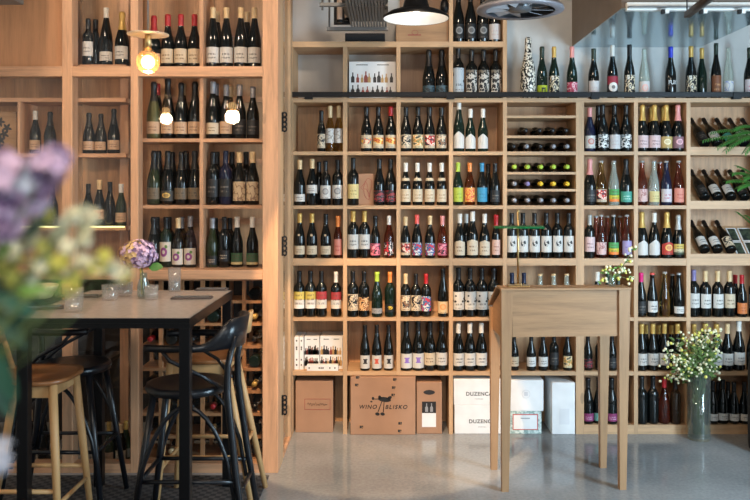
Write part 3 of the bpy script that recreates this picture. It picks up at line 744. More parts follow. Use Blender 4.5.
printed_box('gift_box', xw(293)+.003, xw(297.4)+.004, 5.25, 5.45, z5, zt, 'narrow white printed box end, first from left in first bay, fifth row', 'box', True)
printed_box('gift_box', xw(297.9)+.004, xw(302)+.004, 5.25, 5.45, z5, zt, 'narrow white printed box end, second from left in first bay, fifth row', 'box', True)
printed_box('gift_box', xw(302.6)+.005, xw(318.5), 5.27, 5.45, z5, zt, 'white box printed with bottles, left of the two upright ones, first bay', 'box')
printed_box('gift_box', xw(319.2), xw(342), 5.268, 5.45, z5, zt+.002, 'white box printed with bottles, right of the two upright ones, first bay', 'box')
printed_box('gift_box', xw(306.5), xw(338), 5.215, 5.262, z5, PZ(365.3, 5.21), 'flat white printed box lying in front of the upright printed boxes', 'box', flat=True)
printed_box('gift_box', xw(348.5), xw(396), 5.27, 5.42, ZT+.0005, PZ(61.5, 5.27), 'white box printed with rows of bottles, above the rail in the second bay', 'box')

CART = {}
def carton(name, px0, px1, py0, py1, Y, dep, mat, label, cat='box', z0=None, group=None):
    x0, x1 = PX(px0, Y), PX(px1, Y); z1 = PZ(py0, Y); z0 = .0005 if z0 is None else z0
    o = thing(name, ((x0+x1)/2, Y+dep/2, z0), label, cat, group)
    part('box_body', MB().box(x0, x1, Y, Y+dep, z0, z1, .003), mat, o)
    part('lid_flap', MB().box(x0+.002, x1-.002, Y+.002, Y+dep-.002, z1, z1+.0025), mat, o)
    return o, x0, x1, z0, z1
YF = 5.205
o, x0, x1, z0, z1 = carton('cardboard_box', 295.5, 333, 381, 432, YF+.03, .22, kraft, 'brown cardboard box with framed script, bottom row, first bay')
d = MB(); y = YF+.03-.0005
a0, a1, b0, b1 = PX(304, YF), PX(330, YF), PZ(411, YF), PZ(400, YF)
for q in ((a0, a1, b0, b0+.003), (a0, a1, b1-.003, b1), (a0, a0+.003, b0, b1), (a1-.003, a1, b0, b1)): d.box(q[0], q[1], y-.0006, y, q[2], q[3])
part('printed_frame', d, icon_m[1], o)
pts = [(a0+.02+.128*k/40, y-.0008, (b0+b1)/2+.010*math.sin(k*1.25)*(1-.5*k/40)+.004*math.sin(k*.5)) for k in range(41)]
part('script', MB().tube(pts, .0011, 5), ink, o)
o, x0, x1, z0, z1 = carton('cardboard_box', 350.5, 415.5, 377.2, 434, YF-.02, .28, kraft, 'large brown box lettered WINO BLISKO, bottom row, second bay')
Yq = YF-.02; y = Yq-.0005
front_text('WINO', .036, (PX(367.6, Yq), y, PZ(407, Yq)), ink, o, shear=.25, spacing=1.22, bold=.0007)
front_text('BLISKO', .036, (PX(396, Yq), y, PZ(407.2, Yq)), ink, o, shear=.25, spacing=1.3, bold=.0007)
d = MB()
def blob(px, py, w_, h_, ang=0, n=14):
    c, s_ = math.cos(ang), math.sin(ang)
    pts = []
    for k in range(n):
        a = 2*PI*k/n; u_, v_ = w_*math.cos(a), h_*math.sin(a)
        P = W(px+u_*c-v_*s_, py+u_*s_+v_*c, y); pts.append(P)
    d.poly(pts, (0, -.0005, 0))
blob(384.5, 399.5, 6.6, 2.5, .12); blob(389.6, 397.8, 2.4, 1.6, -.5); blob(379.6, 397.2, 1.5, 1.8)
blob(377.4, 414, 2.3, 1.6, .2); blob(382.6, 414, 2.3, 1.6, .2); blob(373, 398.4, 1.3, 1.6); blob(371.4, 401.6, 1.2, .8)
for a, bq in (((382, 401), (378, 412)), ((384, 402), (383.4, 412)), ((379, 399), (373, 399))):
    P, Q = W(*a, y), W(*bq, y); d.tube([P, Q], .0028, 5)
part('emblem', d, ink, o)
for px, py in ((357.6, 377.5), (356.6, 385), (394.6, 379.6), (393.6, 387.6), (393, 395), (361.4, 427), (400, 423.4), (399.6, 431)):
    d = MB(); P = W(px, py, y); st_ = part('sticker', MB().box(P.x-.018, P.x+.018, y-.0003, y, P.z-.018, P.z+.018), kraft_edge, o)
    d.box(P.x-.011, P.x+.002, y-.0008, y-.0003, P.z-.008, P.z+.009).box(P.x+.004, P.x+.012, y-.0008, y-.0003, P.z-.002, P.z+.009).box(P.x+.003, P.x+.010, y-.0008, y-.0003, P.z-.009, P.z-.005)
    part('handling_mark', d, icon_m[0], st_)
o, x0, x1, z0, z1 = carton('carrier_box', 416.6, 442, 382.4, 434, YF, .2, kraft, 'narrow brown carrier box with oval hand hole and black-white label, third bay')
d = MB(); P = W(429.2, 392.3, YF)
d.poly([(P.x+(.028+.010*abs(math.cos(a)))*math.cos(a), YF-.0004, P.z+.016*math.sin(a)) for a in [2*PI*k/18 for k in range(18)]], (0, -.0006, 0)); part('hand_hole', d, icon_m[0], o)
P0, P1 = W(422, 413, YF), W(436, 401.6, YF); part('black_label', MB().box(P0.x, P1.x, YF-.001, YF, P0.z, P1.z), ink, o)
d = MB()
for k in range(2): bottle_icon(d, P0.x+.03+.032*k, P0.z+.008, .055, YF-.0011, 0)
part('label_drawing', d, grey_ink, o)
P2 = W(436, 427, YF); part('white_label', MB().box(P0.x, P1.x, YF-.001, YF, P2.z, P0.z), white_card, o)
# white cartons
o, x0, x1, z0, z1a = carton('carton', 454.5, 501, 405.6, 434, YF, .24, white_card, 'white carton lettered DUZENCA, lower of two, bottom row, fourth bay', group='white lettered cartons')
front_text('DUZENCA', .034, (PX(482, YF), YF-.0005, PZ(421.5, YF)), ink, o, spacing=1.1, bold=.0006); front_text('WINEMAKERS', .009, (PX(482, YF), YF-.0005, PZ(427, YF)), grey_ink, o, 'small_lettering')
o, x0, x1, z0, z1 = carton('carton', 453.8, 501.5, 379.5, 405, YF, .24, white_card, 'white carton lettered DUZENCA, upper of two, bottom row, fourth bay', z0=z1a+.003, group='white lettered cartons')
front_text('DUZENCA', .034, (PX(479, YF), YF-.0005, PZ(394, YF)), ink, o, spacing=1.1, bold=.0006); front_text('WINEMAKERS', .009, (PX(479, YF), YF-.0005, PZ(399, YF)), grey_ink, o, 'small_lettering')
t = NT('pale_teal_print'); n1 = t.noise(t.coord('Object'), 70, 2); t.base(t.ramp(n1, [(.4, lin((140, 168, 164))), (.6, lin((206, 220, 216)))])); tealm = t.m
o, x0, x1, z0, z1b = carton('printed_carton', 508.5, 541.5, 411.6, 433, YF, .24, tealm, 'pale teal patterned carton with red-framed white label, under a white carton')
P0, P1 = W(513.5, 429, YF), W(537, 415, YF)
part('red_frame', MB().box(P0.x-.006, P1.x+.006, YF-.001, YF, P0.z-.006, P1.z+.006), simple('frame_red', (196, 90, 86)), o)
part('white_label', MB().box(P0.x, P1.x, YF-.0018, YF-.001, P0.z, P1.z), white_card, o)
d = MB(); d.box((P0.x+P1.x)/2-.03, (P0.x+P1.x)/2+.03, YF-.0023, YF-.0018, P1.z-.024, P1.z-.018); part('print', d, grey_ink, o)
o, x0, x1, z0, z1 = carton('carton', 508, 543.5, 380.4, 411, YF, .25, white_card, 'white carton with faint crest, on top of the pale teal carton', z0=z1b+.003)
P = W(526, 394, YF); pts = [(P.x+.026*math.cos(2*PI*k/24), YF-.001, P.z+.026*math.sin(2*PI*k/24)) for k in range(25)]
part('crest', MB().tube(pts, .0015, 4).box(P.x-.012, P.x+.012, YF-.0012, YF-.0004, P.z-.012, P.z+.014), simple('faint_print', (206, 206, 210)), o)
o, x0, x1, z0, z1 = carton('tall_carton', 552, 575, 383, 434, YF-.01, .25, white_card, 'tall narrow white carton standing against the thick shelf upright, fifth bay')
part('faint_label', MB().box(PX(559, YF), PX(569, YF), YF-.011, YF-.01, PZ(424, YF), PZ(408, YF)), simple('faint_label', (222, 222, 224)), o)
# illustrated box in second bay, second row
o, x0, x1, z0, z1 = carton('wooden_box', 358.5, 374, 174, 204, 5.26, .14, kraft, 'small tan box with brown drawing between bottles, second row, second bay', z0=ROWZ[1]+.0005)
d = MB()
for k in range(2):
    pts = [(PX(366.5, 5.26)+(.03+.01*math.sin(3*a))*math.cos(a+k)*(1-.4*k), 5.2595, PZ(189, 5.26)+(.06-.02*k)*math.sin(a)+.02*math.sin(2*a)) for a in [2*PI*i/40 for i in range(41)]]
    d.tube(pts, .0018, 4)
part('drawing', d, icon_m[1], o)
# framed photos in eighth bay third row
for i, (px0, px1, py0, py1, lb) in enumerate(((731, 744, 224, 238, 'upper left'), (745.5, 760, 224, 238, 'upper right'), (731, 744, 240, 254, 'lower left'), (745.5, 760, 240, 254, 'lower right'))):
    Yp = 5.30-.0; zb = PZ(py1, Yp) if i < 2 else None
t = NT('dark_photo_print'); n1 = t.noise(t.coord('Object'), 26, 3); t.base(t.ramp(n1, [(.4, lin((34, 44, 42))), (.55, lin((70, 84, 66))), (.7, lin((96, 92, 84)))])); photo = t.m
def on_slope(s, off):                     # point on the eighth-bay sloping board of the third row
    return Vector((0, YB+.05, ROWZ[2]))+sl*s+nrm*off
for ix, (px0, px1) in enumerate(((729.5, 745), (746.5, 762))):
    for iz, (s0, s1) in enumerate(((.02, .14), (.147, .27))):
        x0, x1 = PX(px0, 5.3)+iz*.0-.0, PX(px1, 5.3)
        if ix == 0 : x0 += .035
        x1 = max(x1, x0+.06)
        def fr(a, b_, c, d_, o0, o1):
            q = lambda x, s, of: on_slope(s, of)+Vector((x, 0, 0))
            return MB().hexa([q(a, c, o0), q(b_, c, o0), q(b_, d_, o0), q(a, d_, o0), q(a, c, o1), q(b_, c, o1), q(b_, d_, o1), q(a, d_, o1)])
        o = thing('framed_photo', on_slope(s0, 0)+Vector(((x0+x1)/2, 0, 0)), f'dark photo card with white border, {("lower", "upper")[iz]} {("left", "right")[ix]} of four beside leaning bottles', 'picture', 'photo cards on the sloping board')
        part('border', fr(x0, x1-.002, s0, s1, .001, .006), white_card, o); part('print', fr(x0+.008, x1-.010, s0+.008, s1-.008, .006, .0068), photo, o)

# wooden crate on top
o, x0, x1, z0, z1 = carton('wooden_crate', 396, 448.5, 17, 41, 5.22, .22, oak_h, 'brown wooden wine crate on top of the shelving behind the black lamp', 'crate', z0=ZU1+.0005)
pts = [(PX(415, 5.22)+.02*math.cos(2*PI*k/16), 5.2195, PZ(32.5, 5.22)+.014*math.sin(2*PI*k/16)) for k in range(17)]
part('branded_mark', MB().tube(pts, .0016, 4).box(PX(408, 5.22), PX(421, 5.22), 5.2188, 5.22, PZ(35.6, 5.22), PZ(34.4, 5.22)), icon_m[1], o)
solo('black_case', MB().box(PX(345, 5.24), PX(385, 5.24), 5.24, 5.44, ZU1+.0005, ZU1+.062, .004), gel, (PX(365, 5.24), 5.34, ZU1), 'low black case lying on shelving top beneath the cable tray', 'case')

# ================================================================ GLASS WINE CABINET (left)
XC0, XC1 = -2.7, -.617
def xs(px): return PX(px, YS)
def zs(py): return PZ(py, YS)
cab = thing('glass_wine_cabinet', (-1.6, 4.9, 0), 'larch framed glass wine cabinet filling the left side, behind the bar table', 'cabinet')
ZC = 3.0
for px0, px1 in ((262.5, 278), (62, 72), (130.5, 138)):
    part('post', MB().box(xs(px0), xs(px1), YS, YS+.09, 0, ZC, .002), larch_v, cab)
part('post', MB().box(XC0, XC0+.09, YS, YS+.09, 0, ZC, .002), larch_v, cab)
part('rear_post', MB().box(PX(120.5, 4.75), PX(129, 4.75), 4.74, 4.79, 0, ZC), larch_v, cab)
part('jamb', MB().box(XC1-.05, XC1, YS+.09, YS+.2, 0, ZC).box(XC1-.05, XC1-.004, YS+.2, YS+.26, 0, ZC), pine_v, cab)
part('jamb', MB().box(XC1-.05, XC1-.002, 5.08, 5.19, 0, ZC), pine_v, cab)
part('door_glass', MB().box(XC1-.028, XC1-.02, YS+.26, 5.08, .02, ZC-.1), pane, cab)
part('threshold', MB().box(XC1-.05, XC1-.002, YS+.26, 5.08, 0, .02), larch_h, cab)
seg = [(XC0+.09, xs(62)), (xs(72), xs(130.5)), (xs(138), xs(262.5))]
for a, b_ in seg:
    part('beam', MB().box(a, b_, YS+.002, YS+.088, zs(76.3), zs(66.2), .0015), larch_h, cab)
    part('beam', MB().box(a, b_, YS+.002, YS+.088, zs(279.5), zs(270), .0015), larch_h, cab)
    part('sill', MB().box(a, b_, YS+.002, YS+.088, 0, .05), larch_h, cab)
    part('beam', MB().box(a, b_, YS+.002, YS+.088, ZC-.09, ZC), larch_h, cab)
a, b_ = seg[0]
part('plank_panel', MB().box(a, b_, YS+.02, YS+.04, zs(66.2), ZC-.09), plank, cab)
for a, b_ in seg:
    if a != seg[0][0]: part('glass_pane', MB().box(a, b_, YS+.02, YS+.028, zs(66.2), ZC-.09), pane, cab)
    part('glass_pane', MB().box(a, b_, YS+.02, YS+.028, zs(270), zs(76.3)), pane, cab)
    part('glass_pane', MB().box(a, b_, YS+.02, YS+.028, .05, zs(279.5)), pane, cab)
part('roof_board', MB().box(XC0, XC1, YS+.09, YW-.001, ZC-.02, ZC), larch_h, cab)
YI0, YI1 = YS+.1, YS+.34           # inner shelves
ZL = [zs(66.2), zs(137.5), zs(205.5), zs(270)]
xd0, xd1 = xs(195.8), xs(199.6)
xB0, xB1, xC0_, xC1_ = xs(138), xd0, xd1, xs(262.5)
part('divider', MB().box(xd0, xd1, YI0-.01, YI1, zs(279), ZC-.09), larch_v, cab)
for (a, b_) in ((xs(131), xd0), (xd1, xs(266))):
    for k in range(4):
        part('shelf_board', MB().box(a, b_-.0005, YI0-.008, YI1, ZL[k]-.02, ZL[k]), larch_h, cab)
    part('shelf_board', MB().box(a, b_-.0005, YI0-.008, YI1, ZC-.12, ZC-.09), larch_h, cab)
    for k in range(4):
        zz = ZL[k]+.24
        part('rear_slat', MB().box(a, b_-.0005, YI1+.05, YI1+.075, zz, zz+.035), larch_h, cab)
    part('rear_panel', MB().box(a-.13, b_-.0005, YI1+.12+.02*(a > -1.2), YI1+.13+.02*(a > -1.2), zs(279), ZC-.12), pine_panel, cab)
# middle (A) and left (0) compartments
for (a, b_) in ((xs(72)-.02, xs(120)), (XC0+.02, xs(66)-.04)):
    for py in (64.5, 98, 153.5, 226.5, 268):
        zz = PZ(py, YI0); part('shelf_board', MB().box(a, b_, YI0, YI1, zz-.022, zz), larch_h, cab)
    part('rear_panel', MB().box(max(a-.12, XC0), b_, YI1+.001+.013*(a > -2), YI1+.012+.013*(a > -2), zs(279), ZC-.12), pine_panel, cab)
part('divider', MB().box(PX(17.5, YI0), PX(20, YI0), YI0, YI1, PZ(153.5, YI0), PZ(101.5, YI0)), larch_v, cab)
part('light_strip', MB().box(xs(76), xs(119), YI0-.012, YI0-.002, PZ(226, YI0)-.008, PZ(226, YI0)), emit('strip_glow', (238, 236, 160), 2.2), cab)
part('light_strip', MB().box(XC0+.1, xs(58), YI0-.012, YI0-.002, PZ(226, YI0)-.008, PZ(226, YI0)), emit('strip_glow', (238, 236, 160), 2.2), cab)
part('rear_wall', MB().box(XC0, XC1-.06, YW-.03, YW-.002, 0, ZC-.02), shade_wood, cab)
part('rear_rack', MB().box(XC0+.1, -1.75, 5.0, 5.3, .5, .52).box(XC0+.1, -1.75, 5.0, 5.3, .9, .92).box(-2.1, -2.08, 5.0, 5.3, 0, 1.1), shade_wood, cab)
# hinges
for py in (122, 246, 405):
    Yh = YS+.16; z = PZ(py, Yh); d = MB()
    for dz in (-.042, -.014, .014, .042):
        pts = [(XC1+.016+.011*math.cos(2*PI*k/14), Yh+.004*math.sin(4*PI*k/14), z+dz+.013*math.sin(2*PI*k/14)) for k in range(15)]
        d.tube(pts, .005, 6)
    d.box(XC1, XC1+.008, Yh-.012, Yh+.012, z-.056, z+.056)
    part('hinge', d, blk_metal, cab)

CABROWS = [
 (0, 'B', '149/16/c/k/r/beige 161/15/b/k/r/ct 177/15/b/k/r/ct 191/15/b/k/r/ct'),
 (0, 'C', '208.5/8/f/k/t/wt 226/8/f/k/t/wt 241.5/8/f/k/t/wt 254/8/f/k/t/wt 217/12/f/k/t/none/b 247/12/f/k/t/none/b'),
 (1, 'B', '146/82/c/l/k/beige 162/78/c/k/k/beige 177.5/83/c/k/k/beige 191/82/c/k/k/beige 155/84/b/k/r/none/b 183/84/b/k/t/none/b'),
 (1, 'C', '208/82/b/k/s/clow 223/85/b/k/s/beige 238/85/b/k/s/faint 252/87/b/k/s/faint 216/84/b/k/s/none/b 230/86/b/k/t/none/b'),
 (2, 'B', '146.5/151/c/e/k/dim 161/151/c/k/k/dimd 177/152/c/k/k/dim 190/151/c/k/k/dim 154/151/c/k/k/none/b 170/152/c/k/k/none/b 184/151/c/k/k/none/b'),
 (2, 'C', '210/152/d/k/k/faint 224/151/d/n/d/faint 239.5/152/b/k/t/bigc 253/152/b/k/t/bigc 217/152/d/k/k/none/b 232/152/d/k/k/none/b 246/152/d/k/k/none/b'),
 (3, 'B', '148/217/c/k/k/none 162/217/d/g/k/apple 175.5/218/b/k/t/apple 190/216/b/k/s/apple 154/217/d/k/k/none/b 168/217/d/k/k/none/b 182/217/d/k/s/none/b'),
 (3, 'C', '206/218/b/e/s/bl2 221/217/d/k/k/bl2 237/217/b/k/w/grn 252.5/217/b/k/w/grn 214/218/d/k/k/none/b 230/218/d/k/k/none/b'),
]
NMR = ['top row', 'second row', 'third row', 'fourth row']
for r, c, items in CABROWS:
    a, b_ = (xB0, xB1) if c == 'B' else (xC0_, xC1_)
    where = f'glass cabinet {("middle", "right")[c == "C"]} bay, {NMR[r]}'
    stand_row(('cab', r, c), items, a, b_, ZL[r], YI0+.02, YS, 0, where, 'bottles in the '+where)
def inrow(items, a, b_, py, where):
    stand_row(where, items, a, b_, PZ(py, YI0), YI0+.01, YS, 0, where, 'bottles in the '+where)
inrow('87/19/d/k/k/wt 106/8/f/k/w/wlow 122/12/c/k/g/wt 96/20/b/k/k/none/b', xs(72), xs(131), 64.5, 'glass cabinet left bay, top row')
inrow('79/113/c/k/k/beige 92.5/114/c/k/k/beige 114/109/c/k/k/beige', xs(72), xs(121), 153.5, 'glass cabinet left bay, middle row')
inrow('78/184/b/k/k/beige 91/180/b/k/t/rust 102/182/b/k/k/none 113/184/b/e/w/beige', xs(72), xs(121), 226.5, 'glass cabinet left bay, lower row')
inrow('35/111/b/k/w/beige 50/112/c/k/k/none', PX(20, YI0), xs(62), 153.5, 'leftmost bay behind lilac blossoms')
inrow('53/184/b/k/k/none 42/184/b/k/k/none', PX(2, YI0), xs(62), 226.5, 'leftmost bay above light strip')
# bottles lying in front of the two small upper shelves
for i, px in enumerate((105, 124)):
    pass
o, x0, x1, z0, z1 = carton('wine_crate', -6, 16.5, 112, 152, YI0+.03, .18, oak_h, 'wooden wine crate with dark floral carving, leftmost bay of glass cabinet', 'crate', z0=PZ(153.5, YI0)+.0005)
d = MB()
for k in range(5):
    P = W(2+random.uniform(-4, 6), 122+k*6, YI0+.03); 
    for a in range(5):
        th = a*1.25+k; d.leaf((P.x, P.y-.001, P.z), (math.cos(th), 0, math.sin(th)), (0, -1, 0), .03, .016, 0)
part('carving', d, icon_m[0], o)
# lattice bottle rack
XK0, XK1 = xs(134)+.0, xs(262)
ZK0, ZK1 = .052, zs(279.5)-.002
rk_ = thing('lattice_wine_rack', ((XK0+XK1)/2, 4.72, .05), 'wooden lattice wine rack behind glass under the cabinet beam, right of bay post', 'rack')
YK0, YK1 = YS+.1, YS+.36
nc, nr = 6, 8
cw = (XK1-XK0)/nc; ch = (ZK1-ZK0)/nr
part('back_panel', MB().box(XK0, XK1, YK1+.055, YK1+.065, ZK0, ZK1), shade_wood, rk_)  # dark sheet added to stand for the shade behind the lattice
part('rack_base', MB().box(XK0, XK1, YK0, YK1, 0, ZK0), rack_wood, rk_)
for i in range(nc+1):
    x = XK0+cw*i; part('lattice_upright', MB().box(x-.010, x+.010, YK0, YK0+.03, ZK0, ZK1).box(x-.010, x+.010, YK1-.03, YK1, ZK0, ZK1), rack_wood, rk_)
for j in range(1, nr+1):
    z = ZK0+ch*j; part('lattice_rail', MB().box(XK0, XK1, YK0+.03, YK1-.03, z-.018, z-.002), rack_wood, rk_)
    part('lattice_rail', MB().box(XK0, XK1, YK0-.008, YK0-.0005, z-.016, z), rack_wood, rk_)
QR = Matrix.Rotation(-PI/2, 3, 'X').to_quaternion()
for j in range(nr):
    for i in range(nc):
        if (i*7+j*5+i*j) % 10 < 5: continue
        x = XK0+cw*(i+.5); z = ZK0+ch*j+(0 if j == 0 else -.002)
        neck = (i+j) % 3 != 0
        sp = ('b', random.choice('kkg'), random.choice('kkrgt'), 'none')
        q, yy = (QL, YK1+.03) if neck else (QR, YK0+.005)
        bottle((x, yy, z+.0362*.98+.0004), sp, f'dark bottle lying, {"neck" if neck else "base"} outward, in lattice rack, {ORD[nr-1-j]} level down, {ORD[i]} column', 'bottles lying in the lattice rack', .98, .98, q)
# bottles standing on the cabinet floor, left bay
for i, (px, cp) in enumerate(((97, 't'), (102.5, 'k'), (109, 'g'), (115.5, 'k'), (121, 't'), (126, 'g'))):
    Y = 4.625+.07*(i % 2); top = [419, 424, 422, 418, 424, 421][i]
    sc = (PZ(top, Y))/.298
    bottle((PX(px, Y), Y, .0006), ('b', 'e' if i in (2, 5) else 'k', cp, ['ct', 'none', 'beige', 'none', 'ct', 'dim'][i]), f'{CAPW[cp]} capped bottle on cabinet floor beside black stool, {ORD[i]} from left', 'bottles on the cabinet floor', min(sc, 1.05), .82)
for i, px in enumerate((22, 30, 44, 54)):
    Y = 4.63+.075*(i % 2)
    bottle((PX(px, Y), Y, .0006), ('b', 'k', 'kt'[i % 2], ['ct', 'beige', 'none', 'ct'][i]), f'bottle on cabinet floor seen between wooden stool legs, {ORD[i]} from left', 'bottles behind the left stool', .98, .9)

# ================================================================ TABLE
TX0, TX1, TY0, TY1, TZ = -1.60, -.838, 3.38, 4.31, 1.05
tb = thing('bar_table', ((TX0+TX1)/2, (TY0+TY1)/2, .0065), 'tall bar table with grey stone top and black metal frame at left', 'table')
t = NT('grey_stone_top'); n1 = t.noise(t.coord('Object'), 40, 4); t.base(t.ramp(n1, [(.35, lin((160, 150, 143))), (.65, lin((170, 160, 153)))])); t.p(Roughness=.22); stone = t.m
e_ = .006
part('edge_band', MB().box(TX0, TX1, TY0, TY0+e_, TZ-.0222, TZ-.001).box(TX0, TX1, TY1-e_, TY1, TZ-.0222, TZ-.001).box(TX0, TX0+e_, TY0+e_, TY1-e_, TZ-.0222, TZ-.001).box(TX1-e_, TX1, TY0+e_, TY1-e_, TZ-.0222, TZ-.001), blk_metal, tb)
part('tabletop', MB().box(TX0+e_, TX1-e_, TY0+e_, TY1-e_, TZ-.022, TZ), stone, tb)
part('top_frame', MB().box(TX0, TX1, TY0, TY0+.04, TZ-.044, TZ-.0225).box(TX0, TX1, TY1-.04, TY1, TZ-.044, TZ-.0225).box(TX0, TX0+.04, TY0+.04, TY1-.04, TZ-.044, TZ-.0225).box(TX1-.04, TX1, TY0+.04, TY1-.04, TZ-.044, TZ-.0225), blk_metal, tb)
for x in (TX0+.03, TX1-.046):
    for y in (TY0, TY1-.046): part('leg', MB().box(x, x+.046, y, y+.046, .0065, TZ-.044, .002), blk_metal, tb)

# tumblers etc.
def glass(px, py, r, h, label, name='drinking_glass', grp='glasses on the bar table', ribs=0, Y=None):
    Y = F*(CAMH-TZ)/(py-CY); x = PX(px, Y); z = TZ+.0006
    m = MB(); n = 24
    m.lathe([(0, 0), (r*.88, 0), (r*.92, .004), (r, h), (r-.003, h), (r*.86, .012), (0, .010)], n=n)
    if ribs:
        for v_ in m.bm.verts:
            a = math.atan2(v_.co.y, v_.co.x); k = 1+.02*math.cos(12*a); v_.co.x *= k; v_.co.y *= k
    m.move((x, Y, z)); return solo(name, m, tumbler, (x, Y, z), label, 'glass', grp)
glass(74, 311.5, .040, .105, 'etched clear tumbler at the front left of the bar table', ribs=1)
glass(110, 300, .040, .075, 'low etched tumbler left of the hydrangea vase', ribs=1)
glass(125, 296, .038, .07, 'low amber-lit tumbler behind, touching the hydrangea vase side')
glass(151.5, 299.5, .034, .07, 'low clear tumbler just right of the hydrangea vase')
glass(174.5, 291.5, .034, .125, 'tall clear tumbler near the right rear of the table', ribs=1)
def napkin(px, py, L, w_, rz, label):
    Y = F*(CAMH-TZ)/(py-CY); x = PX(px, Y); z = TZ+.0006
    o = thing('napkin', (x, Y, z), label, 'napkin', 'folded napkins with cutlery', rz)
    link('cloth', MB().box(-L/2, L/2, -w_/2, w_/2, 0, .008, .003).mesh('cloth'), linen, o)
    c = thing('cutlery_set', (x, Y, z+.0085), label.replace('folded', 'fork and knife on').replace('napkin lying', 'napkin'), 'cutlery', 'cutlery on napkins', rz)
    k = MB().box(-L*.45, L*.15, -.02, -.012, 0, .003).box(L*.15, L*.42, -.024, -.008, 0, .0025).mesh('knife')
    link('knife', k, steel, c)
    k = MB().box(-L*.1, L*.45, .010, .017, 0, .003)
    for q in range(3): k.box(-L*.4, -L*.1, .004+.008*q, .008+.008*q, 0, .003)
    link('fork', k.mesh('fork'), steel, c)
napkin(192, 298.5, .2, .07, .08, 'folded grey napkin lying at right front of the table')
napkin(212, 290, .17, .06, .04, 'folded grey napkin lying at right rear of the table')
napkin(38, 309, .22, .09, .35, 'folded grey napkin lying at left front of the table')
napkin(80, 297, .2, .07, .1, 'folded grey napkin lying at left rear of the table')
Y = F*(CAMH-TZ)/(296-CY)
x = PX(46, Y); 
solo('bread_bowl', MB().lathe([(0, 0), (.05, 0), (.06, .006), (.085, .05), (.09, .065), (.084, .064), (.055, .014), (0, .012)], n=24).move((x, 4.0, TZ+.0006)), simple('woven_bowl', (220, 200, 160), .8), (x, 4.0, TZ), 'cream bowl at the left rear of the bar table', 'bowl')
# hydrangea in glass vase
Yv = F*(CAMH-TZ)/(298-CY); xv = PX(143.5, Yv)
solo('glass_vase', MB().lathe([(0, 0), (.030, 0), (.032, .004), (.031, .06), (.018, .10), (.017, .125), (.0155, .125), (.0165, .10), (.029, .058), (.028, .008), (0, .008)], n=24).move((xv, Yv, TZ+.0006)), vase_glass, (xv, Yv, TZ), 'small clear glass vase holding hydrangea on the bar table', 'vase')
hy = thing('hydrangea_flower', (xv, Yv, TZ+.02), 'purple and sandy hydrangea bloom with green leaf in the small table vase', 'flower')
cH = W(138.5, 254, Yv)
part('stem', MB().tube([(xv, Yv, TZ+.012), (xv, Yv, TZ+.11), cH], .0035, 8), stem_green, hy)
d = MB()
for k in range(300):
    zz = 1-2*(k+.5)/300; a = k*2.39996; rr = math.sqrt(1-zz*zz); nn = Vector((rr*math.cos(a), rr*math.sin(a), zz))
    P = cH+Vector((nn.x*.094, nn.y*.090, nn.z*.070))*random.uniform(.80, 1.04)
    mi = (1 if random.random() < .75 else 0) if nn.x < -.1+.35*random.random() else (0 if random.random() < .7 else 2)
    tg = nn.orthogonal().normalized(); bt = nn.cross(tg)
    for q in range(4):
        dr = (tg*math.cos(q*PI/2+k)+bt*math.sin(q*PI/2+k)); d.leaf(P, dr+nn*.25, nn, .0125, .011, .1, mi)
d.ball(cH, .05, 2, 2, (1.3, 1.3, .95))  # dark lilac core colours in the shade of the gaps between florets
part('flower_head', d, [lilac, sand_petal, lilac_dark], hy)
d = MB(); Lp = W(149, 268, Yv-.03); d.leaf(Lp, (1, -.1, .15), (0, -.8, .6), .07, .055, .15); part('leaf', d, fern_green, hy)
part('bud_stem', MB().tube([(xv-.008, Yv, TZ+.02), (xv-.012, Yv-.004, TZ+.12), (cH.x+.005, Yv-.01, cH.z-.02)], .003, 6), simple('yellow_stem', (190, 176, 60)), hy)

